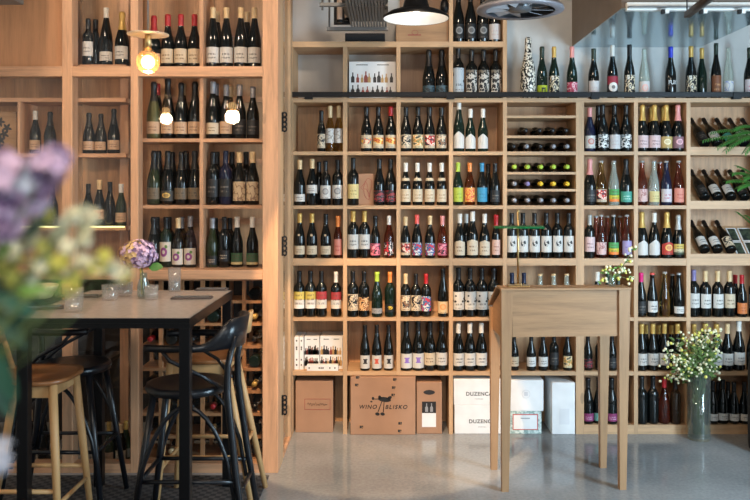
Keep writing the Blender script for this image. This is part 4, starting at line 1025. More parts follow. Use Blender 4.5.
# ================================================================ STOOLS
def wood_stool(name, loc, rz, label):
    o = thing(name, loc, label, 'stool', None, rz)
    d = MB(); n = 28; zs_ = .75
    def sq(t_, k): 
        c, s_ = math.cos(t_), math.sin(t_); p = 3.2
        r = 1/(abs(c)**p+abs(s_)**p)**(1/p); return Vector((c*r*.195*k, s_*r*.185*k))
    rings = [(.0, -.012), (.5, -.010), (.85, -.002), (1, .004), (1.0, -.012), (.9, -.022), (0, -.024)]
    prev = None
    for k, dz in rings:
        rg = [d.bm.verts.new((0, 0, zs_+dz))] if k == 0 else [d.bm.verts.new((*sq(2*PI*i/n, k), zs_+dz)) for i in range(n)]
        if prev:
            for i in range(n):
                q = []
                for v_ in (prev[i % len(prev)], prev[(i+1) % len(prev)], rg[(i+1) % len(rg)], rg[i % len(rg)]):
                    if v_ not in q: q.append(v_)
                f_ = d.bm.faces.new(q); f_.smooth = True
        prev = rg
    link('seat', d.mesh('seat'), beech_seat, o)
    L = {}
    for sx in (-1, 1):
        for sy in (-1, 1):
            a = Vector((sx*.135, sy*.125, zs_-.02)); b__ = Vector((sx*(.19 if sx > 0 else .285), sy*.19, 0))
            L[sx, sy] = (a, b__)
            link('leg', MB().tube([b__, b__.lerp(a, .6), a], [.013, .018, .019], 12).mesh('leg'), beech, o)
    ap = MB().box(-.13, .13, -.135, -.115, zs_-.075, zs_-.024).box(-.13, .13, .115, .135, zs_-.075, zs_-.024).box(.115, .135, -.115, .115, zs_-.075, zs_-.024).box(-.135, -.115, -.115, .115, zs_-.075, zs_-.024)
    link('apron', ap.mesh('apron'), beech, o)
    at = lambda k, t_: L[k][1].lerp(L[k][0], t_)
    for k1, k2, t_ in (((1, -1), (1, 1), .3), ((-1, -1), (1, -1), .38), ((-1, 1), (1, 1), .38), ((-1, -1), (-1, 1), .42)):
        link('stretcher', MB().tube([at(k1, t_), at(k2, t_)], .010, 10).mesh('stretcher'), beech, o)
    for sy in (-1, 1):
        link('back_post', MB().tube([(-.15, sy*.12, zs_-.02), (-.19, sy*.13, zs_+.1), (-.215, sy*.12, zs_+.17)], [.014, .012, .010], 10).mesh('back_post'), beech, o)
    d = MB(); pf, pb = [], []
    for i in range(13):
        a = -.62+1.24*i/12; R_ = .235
        x = -.215-.02+R_*(1-math.cos(a)); y = R_*math.sin(a)*.85
        hgt = .065*(1-(abs(a)/.62)**4*.5)
        pf.append((d.bm.verts.new((x+.009, y, zs_+.15-hgt*.6)), d.bm.verts.new((x-.003, y, zs_+.15+hgt))))
        pb.append((d.bm.verts.new((x-.003, y, zs_+.15-hgt*.6)), d.bm.verts.new((x-.015, y, zs_+.15+hgt))))
    for i in range(12):
        for q in ((pf[i][0], pf[i+1][0], pf[i+1][1], pf[i][1]), (pb[i][0], pb[i][1], pb[i+1][1], pb[i+1][0]), (pf[i][1], pf[i+1][1], pb[i+1][1], pb[i][1]), (pf[i][0], pb[i][0], pb[i+1][0], pf[i+1][0])):
            d.bm.faces.new(q).smooth = True
    for i in (0, 12): d.bm.faces.new((pf[i][0], pf[i][1], pb[i][1], pb[i][0]))
    link('backrest', d.mesh('backrest'), beech, o)
    return o
wood_stool('bar_stool', (-1.60, 3.62,   .0105), 0, 'light wooden bar stool with brown seat at the near left of the table')
wood_stool('bar_stool', (-.935, 4.06, .0105), PI, 'light wooden bar stool half hidden behind the black bentwood stool')

def black_stool(loc, rz, label):
    o = thing('bentwood_stool', loc, label, 'stool', None, rz); zq = .70
    link('seat', MB().lathe([(0, zq-.012), (.10, zq-.008), (.165, zq+.006), (.185, zq+.004), (.19, zq-.012), (.182, zq-.03), (.15, zq-.034), (0, zq-.034)], n=32).mesh('seat'), blk_paint, o)
    front = {}; 
    for sy in (-1, 1):
        b__, a = Vector((.215, sy*.185, 0)), Vector((.125, sy*.115, zq-.03))
        link('leg', MB().tube([b__, b__.lerp(a, .5), a], [.013, .015, .016], 12).mesh('leg'), blk_paint, o); front[sy] = (b__, a)
        p = [Vector((-.30, sy*.17, 0)), Vector((-.245, sy*.15, .35)), Vector((-.205, sy*.125, zq-.02)), Vector((-.205, sy*.115, zq+.10)), Vector((-.235, sy*.105, zq+.235))]
        link('leg', MB().tube(p, [.013, .016, .017, .015, .013], 12).mesh('leg'), blk_paint, o)
    # curved braces under the seat
    for sy in (-1, 1):
        pts = [Vector((.19-.02*k/10*0, sy*.165, .18)).lerp(Vector((-.24, sy*.15, .22)), k/14)+Vector((0, 0, .43*math.sin(PI*k/14)**.6)) for k in range(15)]
        link('curved_brace', MB().tube(pts, .010, 8).mesh('curved_brace'), blk_paint, o)
    pts = [(.185*math.cos(a)*.86-.01, .185*math.sin(a)*.86, .27) for a in [2*PI*k/32 for k in range(33)]]
    for z, x0_, x1_ in ((.30, -.255, .176), ):
        for sy in (-1, 1): link('footrest', MB().tube([(x0_, sy*.152, z), (x1_, sy*.155, z)], .010, 8).mesh('footrest'), blk_paint, o)
    link('footrest', MB().tube([(.176, -.155, .30), (.176, .155, .30)], .010, 8).mesh('footrest'), blk_paint, o)
    link('footrest', MB().tube([(-.262, -.155, .24), (-.262, .155, .24)], .010, 8).mesh('footrest'), blk_paint, o)
    # wrap-around rail
    d = MB(); inn, outr = [], []; N = 44
    for i in range(N+1):
        u_ = -1+2*i/N; a = PI+u_*2.1; R_ = .24
        k = max(0, math.cos(u_*2.1*.78))
        x, y = R_*math.cos(a)*1.0-.01, R_*math.sin(a)*.84
        if abs(u_) > .72: x += (abs(u_)-.72)*.12
        k4 = min(1, max(0, (.56-abs(u_))/.30)); k4 = k4*k4*(3-2*k4)
        z0_, z1_ = zq+.178, zq+.207+.105*k4
        nx, ny = math.cos(a), math.sin(a)
        lean_ = .02*k4
        inn.append((d.bm.verts.new((x-nx*.010, y-ny*.010, z0_)), d.bm.verts.new((x-nx*.010+nx*lean_, y-ny*.010+ny*lean_, z1_))))
        outr.append((d.bm.verts.new((x+nx*.010, y+ny*.010, z0_)), d.bm.verts.new((x+nx*.010+nx*lean_, y+ny*.010+ny*lean_, z1_))))
    for i in range(N):
        A, B_, c_, D_ = inn[i], inn[i+1], outr[i], outr[i+1]
        for q in ((A[0], B_[0], B_[1], A[1]), (c_[0], c_[1], D_[1], D_[0]), (A[1], B_[1], D_[1], c_[1]), (A[0], c_[0], D_[0], B_[0])): d.bm.faces.new(q).smooth = True
    for i in (0, N): d.bm.faces.new((inn[i][0], inn[i][1], outr[i][1], outr[i][0]))
    link('backrest', d.mesh('backrest'), blk_paint, o)
    for sy in (-1, 1):
        pts = [(-.18, sy*.1, zq+.0), (-.1, sy*.17, zq+.07), (.03, sy*.195, zq+.14), (.08, sy*.19, zq+.20)]
        link('arm_support', MB().tube(pts, .009, 8).mesh('arm_support'), blk_paint, o)
    return o
black_stool((-.915, 3.66, .0105), PI, 'black bentwood bar stool at the near right corner of the table')
black_stool((-1.60, 4.055,   .0105), 0, 'black bentwood bar stool behind the left wooden stool, in shade')

# rug
t = NT('dark_woven_rug'); v = t.coord('Object', (1, 1, 1)); ck = t.n('ShaderNodeTexChecker'); t.set(ck.inputs[0], v); ck.inputs['Scale'].default_value = 34
n1 = t.noise(v, 60, 3); ck.inputs[1].default_value = lin((44, 42, 44)); ck.inputs[2].default_value = lin((86, 82, 80))
t.base(t.mix(t.math('MULTIPLY', n1, .6), ck.outputs[0], lin((30, 29, 30)))); t.p(Roughness=.95)
# rug lies under the table: kept as a thin mat of the setting's floor
rug = MB().box(-2.6, -.66, 1.9, 4.44, .0003, .006)
solo('rug', rug, t.m, (-1.6, 3.2, 0), 'dark woven rug on the floor under the bar table', 'rug')

# ================================================================ LECTERN
LY0, LY1 = 4.224, 4.604
lc = thing('lectern', (.93, 4.4, 0), 'oak host lectern on four tapered legs standing before the shelves', 'lectern')
def lx(px, Y=LY0): return PX(px, Y)
lxa0, lxa1 = lx(499.5), lx(511); lxb0, lxb1 = lx(618.5), lx(630)
ztop = PZ(288, LY0)
bzt = .935
def leg(x0, x1, y0, y1, zt_, inx):
    tx = .022
    m = MB().hexa([(x0+.004, y0+.0, 0), (x1-tx, y0, 0), (x1-tx, y1-.015, 0), (x0+.004, y1-.015, 0), (x0, y0, zt_), (x1, y0, zt_), (x1, y1, zt_), (x0, y1, zt_)])
    return m
for (x0, x1, sgn) in ((lxa0-.012, lxa1-.012, 1), (lxb0-.004, lxb1-.004, 1)):
    pass
sh_ = -.004
part('leg', leg(lxa0, lxa1, LY0, LY0+.05, ztop-.012, 1), oak_v, lc); part('leg', leg(lxb0, lxb1, LY0, LY0+.05, ztop-.012, 1), oak_v, lc)
part('leg', leg(lxa0, lxa1, LY1-.05, LY1, bzt-.012, 1), oak_v, lc); part('leg', leg(lxb0, lxb1, LY1-.05, LY1, bzt-.012, 1), oak_v, lc)
part('front_panel', MB().box(lxa1, lxb0, LY0+.012, LY0+.03, PZ(337, LY0), ztop-.012), oak_h, lc)
for x0, x1 in ((lxa0+.012, lxa0+.03), (lxb1-.03, lxb1-.012)):
    part('side_panel', MB().poly([(x0, LY0+.05, .80), (x0, LY1-.05, .80), (x0, LY1-.05, bzt+.005), (x0, LY0+.05, ztop-.014)], (x1-x0, 0, 0)), oak_y, lc)
part('back_rail', MB().box(lxa1, lxb0, LY1-.03, LY1-.012, .80, bzt-.014), oak_h, lc)
part('bottom_board', MB().box(lxa1, lxb0, LY0+.03, LY1-.03, .815, .83), oak_h, lc)
part('ledge_top', MB().box(lxa0-.004, lxb1+.004, LY0-.006, LY0+.13, ztop-.012, ztop, .002), oak_h, lc)
part('sloping_top', MB().poly([(lxa0-.004, LY0+.13, ztop-.012), (lxa0-.004, LY1+.01, bzt-.012), (lxa0-.004, LY1+.01, bzt+.002), (lxa0-.004, LY0+.13, ztop)], (lxb1-lxa0+.008, 0, 0)), oak_h, lc)
part('stop_lip', MB().box(lxa0, lxb1, LY1+.01, LY1+.022, bzt-.012, bzt+.02), oak_h, lc)
lc.rotation_euler = (0, 0, .045)
# lamp on lectern
YL = LY0+.07; xl = PX(518, YL); zl = ztop+.0005
lp = thing('table_lamp', (xl, YL, zl), 'slender brass lamp with long green shade on the lectern', 'lamp')
part('base', MB().box(xl-.058, xl+.058, YL-.03, YL+.03, zl, zl+.008, .002).box(xl-.018, xl+.018, YL-.018, YL+.018, zl+.008, zl+.016, .002), brass, lp)
part('stem', MB().tube([(xl, YL, zl+.016), (xl, YL, PZ(212, YL))], .0058, 12), brass, lp)
part('finial', MB().ball((xl, YL, PZ(211, YL)), .008), brass, lp)
zsx = PZ(226.5, YL); d = MB(); N = 12
secs = []
for x in (PX(493, YL), PX(541, YL)):
    secs.append([d.bm.verts.new((x, YL-.05+.055*math.cos(a)*.9, zsx-.006+.013*math.sin(a))) for a in [PI*k/N for k in range(N+1)]])
for k in range(N): d.bm.faces.new((secs[0][k], secs[0][k+1], secs[1][k+1], secs[1][k])).smooth = True
for s_ in secs: d.bm.faces.new(s_)
part('shade', d, green_glass, lp)
part('arm', MB().tube([(xl, YL, zsx+.0), (xl, YL-.02, zsx-.004)], .005, 8), brass, lp)
# bud vase with sprigs
xb, yb = PX(612, LY0+.08), LY0+.075
solo('bud_vase', MB().lathe([(0, 0), (.016, 0), (.018, .004), (.016, .03), (.011, .045), (.013, .055), (.0115, .055), (.009, .044), (.014, .028), (.014, .006), (0, .006)], n=16).move((xb, yb, ztop+.0005)), vase_glass, (xb, yb, ztop), 'tiny glass bud vase on the right of the lectern top', 'vase')
sp_ = thing('flower_sprig', (xb, yb, ztop+.01), 'sprigs of small cream flowers in the bud vase on the lectern', 'flower')
tips = [(606, 272), (610, 268), (616, 276), (622, 268), (629, 258), (627, 272), (633, 249), (631, 280), (604, 280)]
d = MB()
for px, py in tips:
    T = W(px, py, yb+random.uniform(-.02, .02)); d.tube([(xb, yb, ztop+.012), (xb+(T.x-xb)*.25, yb, ztop+.06), T], .0014, 5)
part('stems', d, stem_green, sp_)
d = MB(); e = MB()
for px, py in tips:
    for k in range(6):
        P = W(px+random.uniform(-4, 4), py+random.uniform(-4, 4), yb+random.uniform(-.025, .025)); d.ball(P, random.uniform(.006, .010), 1, random.choice((0, 0, 1)), jit=.15)
    for k in range(3):
        P = W(px+random.uniform(-4, 4), py+random.uniform(0, 6), yb); e.leaf(P, (random.uniform(-1, 1), random.uniform(-.5, .5), random.uniform(-.2, 1)), (0, -1, .3), .026, .011)
part('blossoms', d, [cream_petal, yellow_petal], sp_); part('leaves', e, leaf_green, sp_)

# ================================================================ BIG VASE ON FLOOR
Yf = F*CAMH/(439-CY)-.0; xf = PX(699, Yf); zr = .43
solo('floor_vase', MB().lathe([(0, 0), (.068, 0), (.07, .004), (.07, zr), (.066, zr), (.065, .025), (0, .022)], n=32).move((xf, Yf, .0006)), vase_glass, (xf, Yf, 0), 'tall clear cylinder glass vase on the concrete floor by the shelves', 'vase')
fb = thing('flower_bouquet', (xf, Yf, .03), 'loose bouquet of small cream flowers in the tall floor vase', 'flower')
d = MB(); e = MB(); l_ = MB(); stems = []
for k in range(52):
    px = 694+random.gauss(0, 13); py = 356+random.uniform(-24, 26)
    px = min(max(px, 668), 718); yy = Yf+random.uniform(-.09, .05)
    T = W(px, py, yy)
    B0 = Vector((xf+random.uniform(-.035, .035), Yf+random.uniform(-.035, .035), .035)); M_ = Vector((xf+random.uniform(-.04, .04), Yf+random.uniform(-.04, .04), zr))
    d.tube([B0, M_, M_.lerp(T, .6)+Vector((0, 0, .02)), T], [.003, .0025, .0018, .001], 5)
    for q in range(6):
        P = T+Vector((random.gauss(0, .024), random.gauss(0, .02), random.gauss(0, .022))); e.ball(P, random.uniform(.007, .012), 1, random.choice((0, 0, 0, 1)), jit=.18)
    for q in range(11):
        P = M_.lerp(T, random.uniform(.2, 1))+Vector((random.gauss(0, .018), random.gauss(0, .018), random.gauss(0, .018)))
        l_.leaf(P, (random.uniform(-1, 1), random.uniform(-1, .4), random.uniform(-.5, 1)), (0, -.6, .8), random.uniform(.03, .05), .016)
for k in range(40):
    P = Vector((xf+random.uniform(-.05, .05), Yf+random.uniform(-.05, .03), random.uniform(.2, .42)))
    l_.leaf(P, (random.uniform(-.25, .25), random.uniform(-.2, .2), random.uniform(.4, 1)), (0, -.6, .8), .03, .012)
part('stems', d, stem_green, fb); part('blossoms', e, [cream_petal, yellow_petal], fb); part('leaves', l_, simple('grey_green_leaf', (92, 116, 62), .5), fb)

# ferns hanging over the eighth bay
def fern(loc, fronds, label):
    o = thing('potted_fern', loc, label, 'plant', 'ferns in the eighth bay'); L0 = Vector(loc)
    part('pot', MB().lathe([(0, 0), (.035, 0), (.045, .07), (.047, .075), (.041, .075), (.039, .06), (0, .06)], L0, 20), simple('grey_pot', (120, 116, 110)), o)
    d = MB(); s_ = MB()
    for tip, sag in fronds:
        T = Vector(tip); A = L0+Vector((0, 0, .07)); pts = []
        for k in range(15):
            t_ = k/14; pts.append(A.lerp(T, t_)+Vector((0, 0, sag*4*t_*(1-t_))))
        s_.tube(pts, .0014, 5)
        for k in range(2, 15):
            dd = (pts[k]-pts[k-1]).normalized(); ln = .062*(1-.5*(k/14))
            for sg in (-1, 1):
                sd = dd.cross(Vector((0, -.35, 1))).normalized()*sg
                d.leaf(pts[k], sd*.8+dd*.75+Vector((0, 0, -.15)), (0, -.5, 1), ln, .0095, .3)
                d.leaf(pts[k].lerp(pts[k-1], .5), sd*.8+dd*.75+Vector((0, 0, -.05)), (0, -.5, 1), ln, .0095, .3)
    part('stalks', s_, stem_green, o); part('fronds', d, fern_green, o)
P = lambda px, py, Y: tuple(W(px, py, Y))
fx = PX(768, 5.1)
zf1 = ROWZ[0]
# the pots stand on a narrow bracket shelf fixed to the shelving's right side
for r, fr, lb in ((0, [(P(704, 140, 5.08), .03), (P(718, 147, 5.04), .05), (P(712, 132, 5.12), .04), (P(726, 150, 5.0), .06), (P(735, 128, 5.06), .05), (P(745, 152, 5.02), .05), (P(728, 138, 5.1), .05)], 'green fern with feathery fronds hanging into the top row, eighth bay'),
                  (1, [(P(727, 181, 5.08), .04), (P(733, 173, 5.06), .05), (P(738, 188, 5.04), .05), (P(744, 178, 5.0), .05), (P(738, 166, 5.05), .03)], 'green fern hanging into the second row, eighth bay, at right edge'),
                  (2, [(P(739, 213, 5.05), .02), (P(748, 216, 5.0), .03)], 'small green fern leaf entering the third row, eighth bay')):
    z = ROWZ[r]+.0
    part('plant_bracket', MB().box(PX(764, 5.15), PX(790, 5.15), 5.06, 5.198, z-.02, z), pine_h, shv)
    fern((PX(774, 5.13), 5.13, z+.0005), fr, lb)
# dark stool at right edge
solo('black_pouf', MB().lathe([(0, 0), (.17, 0), (.185, .01), (.19, .05), (.19, .5), (.18, .56), (.15, .585), (0, .59)], n=32).move((PX(782, 4.85), 4.85, .0006)), gel, (PX(782, 4.85), 4.85, 0), 'black round pouf at the right edge beside the bottom shelf rows', 'pouf')

# ================================================================ HANGING LAMPS AND OVERHEAD THINGS
def cord(o, x, y, z0): part('cord', MB().tube([(x, y, z0), (x, y, 3.2995)], .004, 6), blk_metal, o); part('ceiling_rose', MB().lathe([(0, 3.28), (.045, 3.28), (.05, 3.2995), (0, 3.2995)], (x, y, 0), 20), blk_metal, o)
Yp = 3.55; xp = PX(148, Yp); zb = PZ(62, Yp)
def bulb_pendant(x, y, zb, label, disc=.09):
    o = thing('pendant_lamp', (x, y, zb), label, 'lamp', 'globe pendant lamps'); L0 = Vector((x, y, 0))
    part('glass_globe', MB().lathe([(.0, zb-.052), (.02, zb-.049), (.037, zb-.037), (.049, zb-.016), (.052, zb), (.049, zb+.018), (.038, zb+.037), (.02, zb+.052), (.016, zb+.06)], L0, 24), clear_pane('bulb_glass', (255, 240, 216), 1.4, .03, .02, (255, 200, 140), .12), o)
    part('filament', MB().ball((x, y, zb), .03, 3), glow, o)
    part('socket', MB().lathe([(0, zb+.055), (.014, zb+.055), (.014, zb+.115), (.010, zb+.122), (0, zb+.122)], L0, 16), brass, o)
    part('disc_shade', MB().lathe([(.012, zb+.124), (disc, zb+.120), (disc, zb+.124), (.012, zb+.130)], L0, 28), simple('pale_metal', (196, 184, 166), .4, .5), o)
    part('cord', MB().tube([(x, y, zb+.125), (x, y, 3.2995)], .0045, 6), steel, o)
    l = bpy.data.lights.new('globe_lamp_light', 'POINT'); l.energy = 16; l.color = (1, .70, .42); l.shadow_soft_size = .05
    lo = bpy.data.objects.new('globe_lamp_light', l); C.objects.link(lo); lo.location = (x, y, zb-.07); return o
bulb_pendant(xp, Yp, zb, 'glowing clear globe bulb pendant with brass disc over the bar table')
bulb_pendant(-1.95, 2.0, 2.28, 'glowing globe bulb pendant nearer the entrance, mirrored in the cabinet glass', .15)
# black cone
Yc = 4.4; xc = PX(416, Yc); zc = PZ(19, Yc); R_ = 33*Yc/F
o = thing('cone_lamp', (xc, Yc, zc), 'black cone pendant lamp with white inside, hanging before the top shelves', 'lamp'); L0 = Vector((xc, Yc, 0))
part('shade', MB().lathe([(R_, zc), (R_, zc+.012), (R_*.82, zc+.035), (R_*.42, zc+.06), (R_*.3, zc+.13), (R_*.2, zc+.24), (.012, zc+.25)], L0, 40), blk_metal, o)
part('shade_lining', MB().lathe([(R_*.985, zc+.001), (R_*.80, zc+.031), (R_*.4, zc+.055), (0, zc+.058)], L0, 40), white_enamel, o)
part('bulb', MB().ball((xc, Yc, zc+.045), .018, 2), glow_white, o); cord(o, xc, Yc, zc+.25)
l = bpy.data.lights.new('cone_lamp_light', 'SPOT'); l.energy = 30; l.color = (1, .80, .6); l.spot_size = 2.4; l.spot_blend = .6; l.shadow_soft_size = .04
lo = bpy.data.objects.new('cone_lamp_light', l); C.objects.link(lo); lo.location = (xc, Yc, zc+.005)
l = bpy.data.lights.new('cone_lamp_glow', 'POINT'); l.energy = 1.1; l.color = (1, .88, .74); l.shadow_soft_size = .015
lo = bpy.data.objects.new('cone_lamp_glow', l); C.objects.link(lo); lo.location = (xc, Yc, zc+.004)
# small socket cord
xk = PX(444.5, 4.7); zk = PZ(13, 4.7)
o = thing('bare_pendant', (xk, 4.7, zk), 'small black socket hanging on a cord beside the cone lamp', 'lamp')
part('socket', MB().lathe([(0, zk), (.018, zk), (.026, zk+.03), (.024, zk+.06), (.008, zk+.09), (0, zk+.09)], (xk, 4.7, 0), 16), blk_metal, o); cord(o, xk, 4.7, zk+.09)
# silver louvred lamp
Ym = 4.3; xm = PX(520, Ym); zm = PZ(10.5, Ym); R_ = 43*Ym/F
o = thing('silver_lamp', (xm, Ym, zm), 'wide silver pendant lamp with inner blades, right of the black cone lamp', 'lamp'); L0 = Vector((xm, Ym, 0))
part('rim', MB().lathe([(R_*.8, zm-.004), (R_, zm-.004), (R_*1.01, zm+.004), (R_, zm+.012), (R_*.8, zm+.004)], L0, 48), simple('pale_aluminium', (150, 148, 156), .4, .3), o)
part('shade', MB().lathe([(R_, zm+.012), (R_*.9, zm+.035), (R_*.55, zm+.055), (R_*.5, zm+.12), (0, zm+.125)], L0, 48), steel, o)
part('core', MB().lathe([(0, zm-.002), (R_*.26, zm-.002), (R_*.28, zm+.05), (0, zm+.05)], L0, 32), simple('core_grey', (110, 112, 116), .4, .4), o)
d = MB()
for k in range(9):
    a = 2*PI*k/9; a2 = a+.5
    d.poly([L0+Vector((R_*.28*math.cos(a), R_*.28*math.sin(a), zm+.002)), L0+Vector((R_*.8*math.cos(a), R_*.8*math.sin(a), zm+.0)), L0+Vector((R_*.8*math.cos(a2), R_*.8*math.sin(a2), zm+.035))], (0, 0, .002))
part('blades', d, simple('blade_white', (176, 178, 184), .4), o); cord(o, xm, Ym, zm+.12)
# hanging soffit box at the right
SZ = 2.567; sx0, sx1, sy0, sy1 = PX(572, 5.498), PX(700, 5.498), 4.33, 5.498
sf = thing('hanging_soffit', ((sx0+sx1)/2, 4.9, SZ), 'hanging sheet metal duct box with mirror-like underside at upper right', 'duct')
t = NT('mirror_sheet'); t.base(lin((172, 196, 206))); t.p(Roughness=.13, Metallic=.75); mirror = t.m
part('duct_box', MB().box(sx0, sx1, sy0, sy1, SZ+.006, 3.2995), brown_metal, sf)
part('mirror_panel', MB().box(sx0, sx1, sy0, sy1, SZ, SZ+.0055), mirror, sf)
for y, z0_, z1_, m in ((sy0-.035, SZ-.012, SZ+.03, white_enamel), (sy0-.07, SZ-.004, SZ+.004, steel), (sy0-.03, SZ+.06, SZ+.08, steel)):
    part('front_trim', MB().box(sx0+.02, sx1+.35, y, y+.03, z0_, z1_), m, sf)
for px in (662, 700, 738):
    x = PX(px, sy0-.02); part('clip', MB().box(x-.012, x+.004, sy0-.06, sy0-.036, SZ-.034, SZ-.012), gel, sf); part('spot_lens', MB().box(x+.004, x+.026, sy0-.058, sy0-.038, SZ-.032, SZ-.014), white_enamel, sf)
A = W(687, 15, 4.0); B_ = W(712, -4, 3.4)
o = solo('dark_bar', MB().tube([A, B_], .02, 4), simple('brown_bar', (62, 52, 46), .5, .3), A, 'slanting dark brown bar hanging in front of the mirror-like duct underside', 'bar')
part('hanger_rod', MB().tube([B_+Vector((0, 0, .01)), (B_.x, B_.y, 3.2995)], .006, 6).tube([A+Vector((0, .0, .01)), (A.x, A.y, 3.2995)], .003, 6), blk_metal, o)
# cable tray with pipes
TZc = PZ(29, 5.05); tr0, tr1 = PX(327, 5.05), PX(388, 5.05)
o = thing('cable_tray', ((tr0+tr1)/2, 4.6, TZc), 'grey slatted metal tray hanging at ceiling above the second bay', 'tray')
for k in range(13):
    x = PX(352, 5.05)+(tr1-.015-PX(352, 5.05))*k/12; part('slat', MB().box(x-.006, x+.006, 3.9, 5.04, TZc+.01, TZc+.02), grey_metal, o)
part('end_bar', MB().box(tr0, tr1, 5.03, 5.06, TZc-.012, TZc+.009), grey_metal, o); part('end_bar', MB().box(tr0, tr1, 4.5, 4.53, TZc+.021, TZc+.04), grey_metal, o)
part('backing_sheet', MB().box(PX(350, 5.05)-.02, tr1, 3.9, 5.04, TZc+.045, TZc+.055), simple('tray_sheet', (112, 106, 100), .6, .2), o)
for x in (tr0+.015, tr1-.015): 
    for y in (5.045, 4.515): part('hanger_rod', MB().tube([(x, y, TZc), (x, y, 3.2995)], .006, 8), grey_metal, o)
for px, r, pe in ((339.6, .017, 22), (346.2, .010, 20)):
    x = PX(px, 4.88); ze = PZ(pe, 4.88); nm = 'thick' if r > .012 else 'thin'
    o = thing('ceiling_pipe', (x, 4.88, ze), f'{nm} pale pipe coming down from the ceiling left of the slatted tray', 'pipe')
    part('pipe_run', MB().tube([(x, 4.88, ze+.012), (x, 4.88, 3.2995)], r, 16), simple('lagged_pipe', (186, 168, 156), .5), o)
    part('end_collar', MB().tube([(x, 4.88, ze-.004), (x, 4.88, ze+.012)], r*1.2, 16), blk_metal, o)
solo('pipe_bracket', MB().box(PX(334, 4.95), PX(350.5, 4.95), 4.93, 4.95, PZ(25, 4.95), PZ(-6, 4.95)).box(PX(341, 4.95), PX(343, 4.95), 4.935, 4.945, PZ(-6, 4.95), 3.2995), blk_metal, (PX(342, 4.95), 4.94, PZ(25, 4.95)), 'black bracket plate behind the two pale ceiling pipes', 'bracket')
solo('ceiling_vent', MB().box(PX(-20, 4.2), PX(24, 4.2), 3.9, 4.2, PZ(5, 4.2), PZ(5, 4.2)+.12, .004).box(PX(-20, 4.2), PX(25.5, 4.2), 3.88, 4.215, PZ(5, 4.2)+.12, 3.2995), grey_metal, (PX(2, 4.2), 4.05, 2.6), 'grey metal vent box hanging before the plank panel at upper left', 'vent')

# ================================================================ FOREGROUND BOUQUET (out of focus)
ft = thing('side_table', (-.80, .82, 0), 'tall black side table carrying the lilac bouquet vase at the near left', 'table')
part('tabletop', MB().box(-1.05, -.52, .55, 1.05, 1.0, 1.03, .004), blk_metal, ft)
for x in (-1.03, -.58):
    for y in (.57, 1.0): part('leg', MB().box(x, x+.035, y, y+.035, 0, 1.0), blk_metal, ft)
vb = Vector((-.585, .82, 1.0305))
solo('glass_vase', MB().lathe([(0, 0), (.05, 0), (.055, .005), (.05, .17), (.04, .2), (.045, .22), (.041, .22), (.036, .2), (.045, .165), (.048, .012), (0, .012)], n=24).move(vb), vase_glass, vb, 'glass vase at the near left holding the lilac bouquet', 'vase')
bq = thing('flower_bouquet', vb+Vector((0, 0, .02)), 'blurred lilac and cream bouquet with green leaves at the left foreground', 'flower')
st, pet, lv = MB(), MB(), MB()
def stemto(T):
    st.tube([vb+Vector((random.uniform(-.02, .02), random.uniform(-.02, .02), .02)), vb+Vector((random.uniform(-.02, .02), 0, .22)), vb.lerp(T, .7)+Vector((0, 0, .06)), T], [.0018, .0016, .0012, .0009], 5)
def cluster(px, py, Y, n, spread, r, mis, sq=1):
    T = W(px, py, Y); stemto(T)
    for k in range(n):
        nn = Vector((random.gauss(0, 1), random.gauss(0, 1), random.gauss(0, 1))); nn.normalize()
        Pq = T+nn*spread*random.uniform(.6, 1); tg = nn.orthogonal().normalized(); bt = nn.cross(tg); mi = random.choice(mis)
        for q in range(5): pet.leaf(Pq, tg*math.cos(q*1.257)+bt*math.sin(q*1.257)+nn*.3, nn, r, r*.8, .1, mi)
for px, py, n, s_ in ((4, 178, 34, .028), (-8, 205, 34, .030), (18, 194, 30, .022), (36, 180, 26, .016), (48, 168, 20, .013), (56, 158, 14, .008), (4, 222, 26, .022), (32, 200, 16, .012)):
    cluster(px, py, .82+random.uniform(-.03, .03), n, s_, .014, (0, 0, 0, 0, 4, 1))
for px, py, s_, mi in ((84, 212, .005, (2,)), (62, 228, .009, (2,)), (42, 214, .008, (2, 2, 3)), (28, 240, .009, (2,)), (86, 226, .006, (2,)), (84, 240, .006, (2,)), (44, 246, .008, (3, 2)), (8, 250, .009, (2,)), (40, 262, .008, (3, 3, 2)), (14, 280, .007, (3,)), (72, 276, .006, (3, 2)), (98, 264, .007, (3, 2)), (60, 262, .005, (3,)), (122, 274, .008, (2, 2, 3)), (4, 268, .008, (3,)), (22, 296, .005, (3,))):
    cluster(px, py, .84+random.uniform(-.04, .04), 9, s_, .008, mi)
for px, py, mi in ((112, 268, 2), (104, 256, 3), (92, 270, 3), (82, 262, 2), (66, 248, 2), (54, 238, 2), (34, 228, 2), (50, 270, 3), (70, 288, 3), (30, 278, 2), (18, 262, 3), (94, 216, 2), (72, 216, 2)):
    cluster(px, py, .84+random.uniform(-.04, .04), 8, .006, .007, (mi,))
for px, py in ((0, 452), (-4, 462)): cluster(px, py, .82, 14, .010, .012, (4,))
for px, py, dx, dz, L in ((30, 262, .8, .2, .03), (10, 280, .9, -.3, .035), (50, 282, 1, .1, .025), (-4, 300, .5, -.6, .05), (-6, 335, .2, -1, .06), (-2, 320, .7, -.6, .04), (74, 262, .6, .4, .018), (100, 278, .6, .6, .018), (36, 272, .9, .1, .03), (-8, 350, .3, -1, .06), (-4, 370, .3, -.9, .05), (0, 262, .3, .8, .035), (24, 240, .5, .8, .03), (46, 290, .9, -.1, .022), (-4, 290, .6, -.4, .05), (2, 300, .6, -.3, .04), (14, 255, .7, .5, .03), (16, 292, .9, .1, .035), (30, 300, .9, -.3, .025)):
    T = W(px, py, .82+random.uniform(-.05, .05))
    lv.leaf(T, (dx, random.uniform(-.3, .3), dz), (0, -.8, .5), L, L*.4, .2, random.choice((0, 0, 1)) if py < 300 else 1)
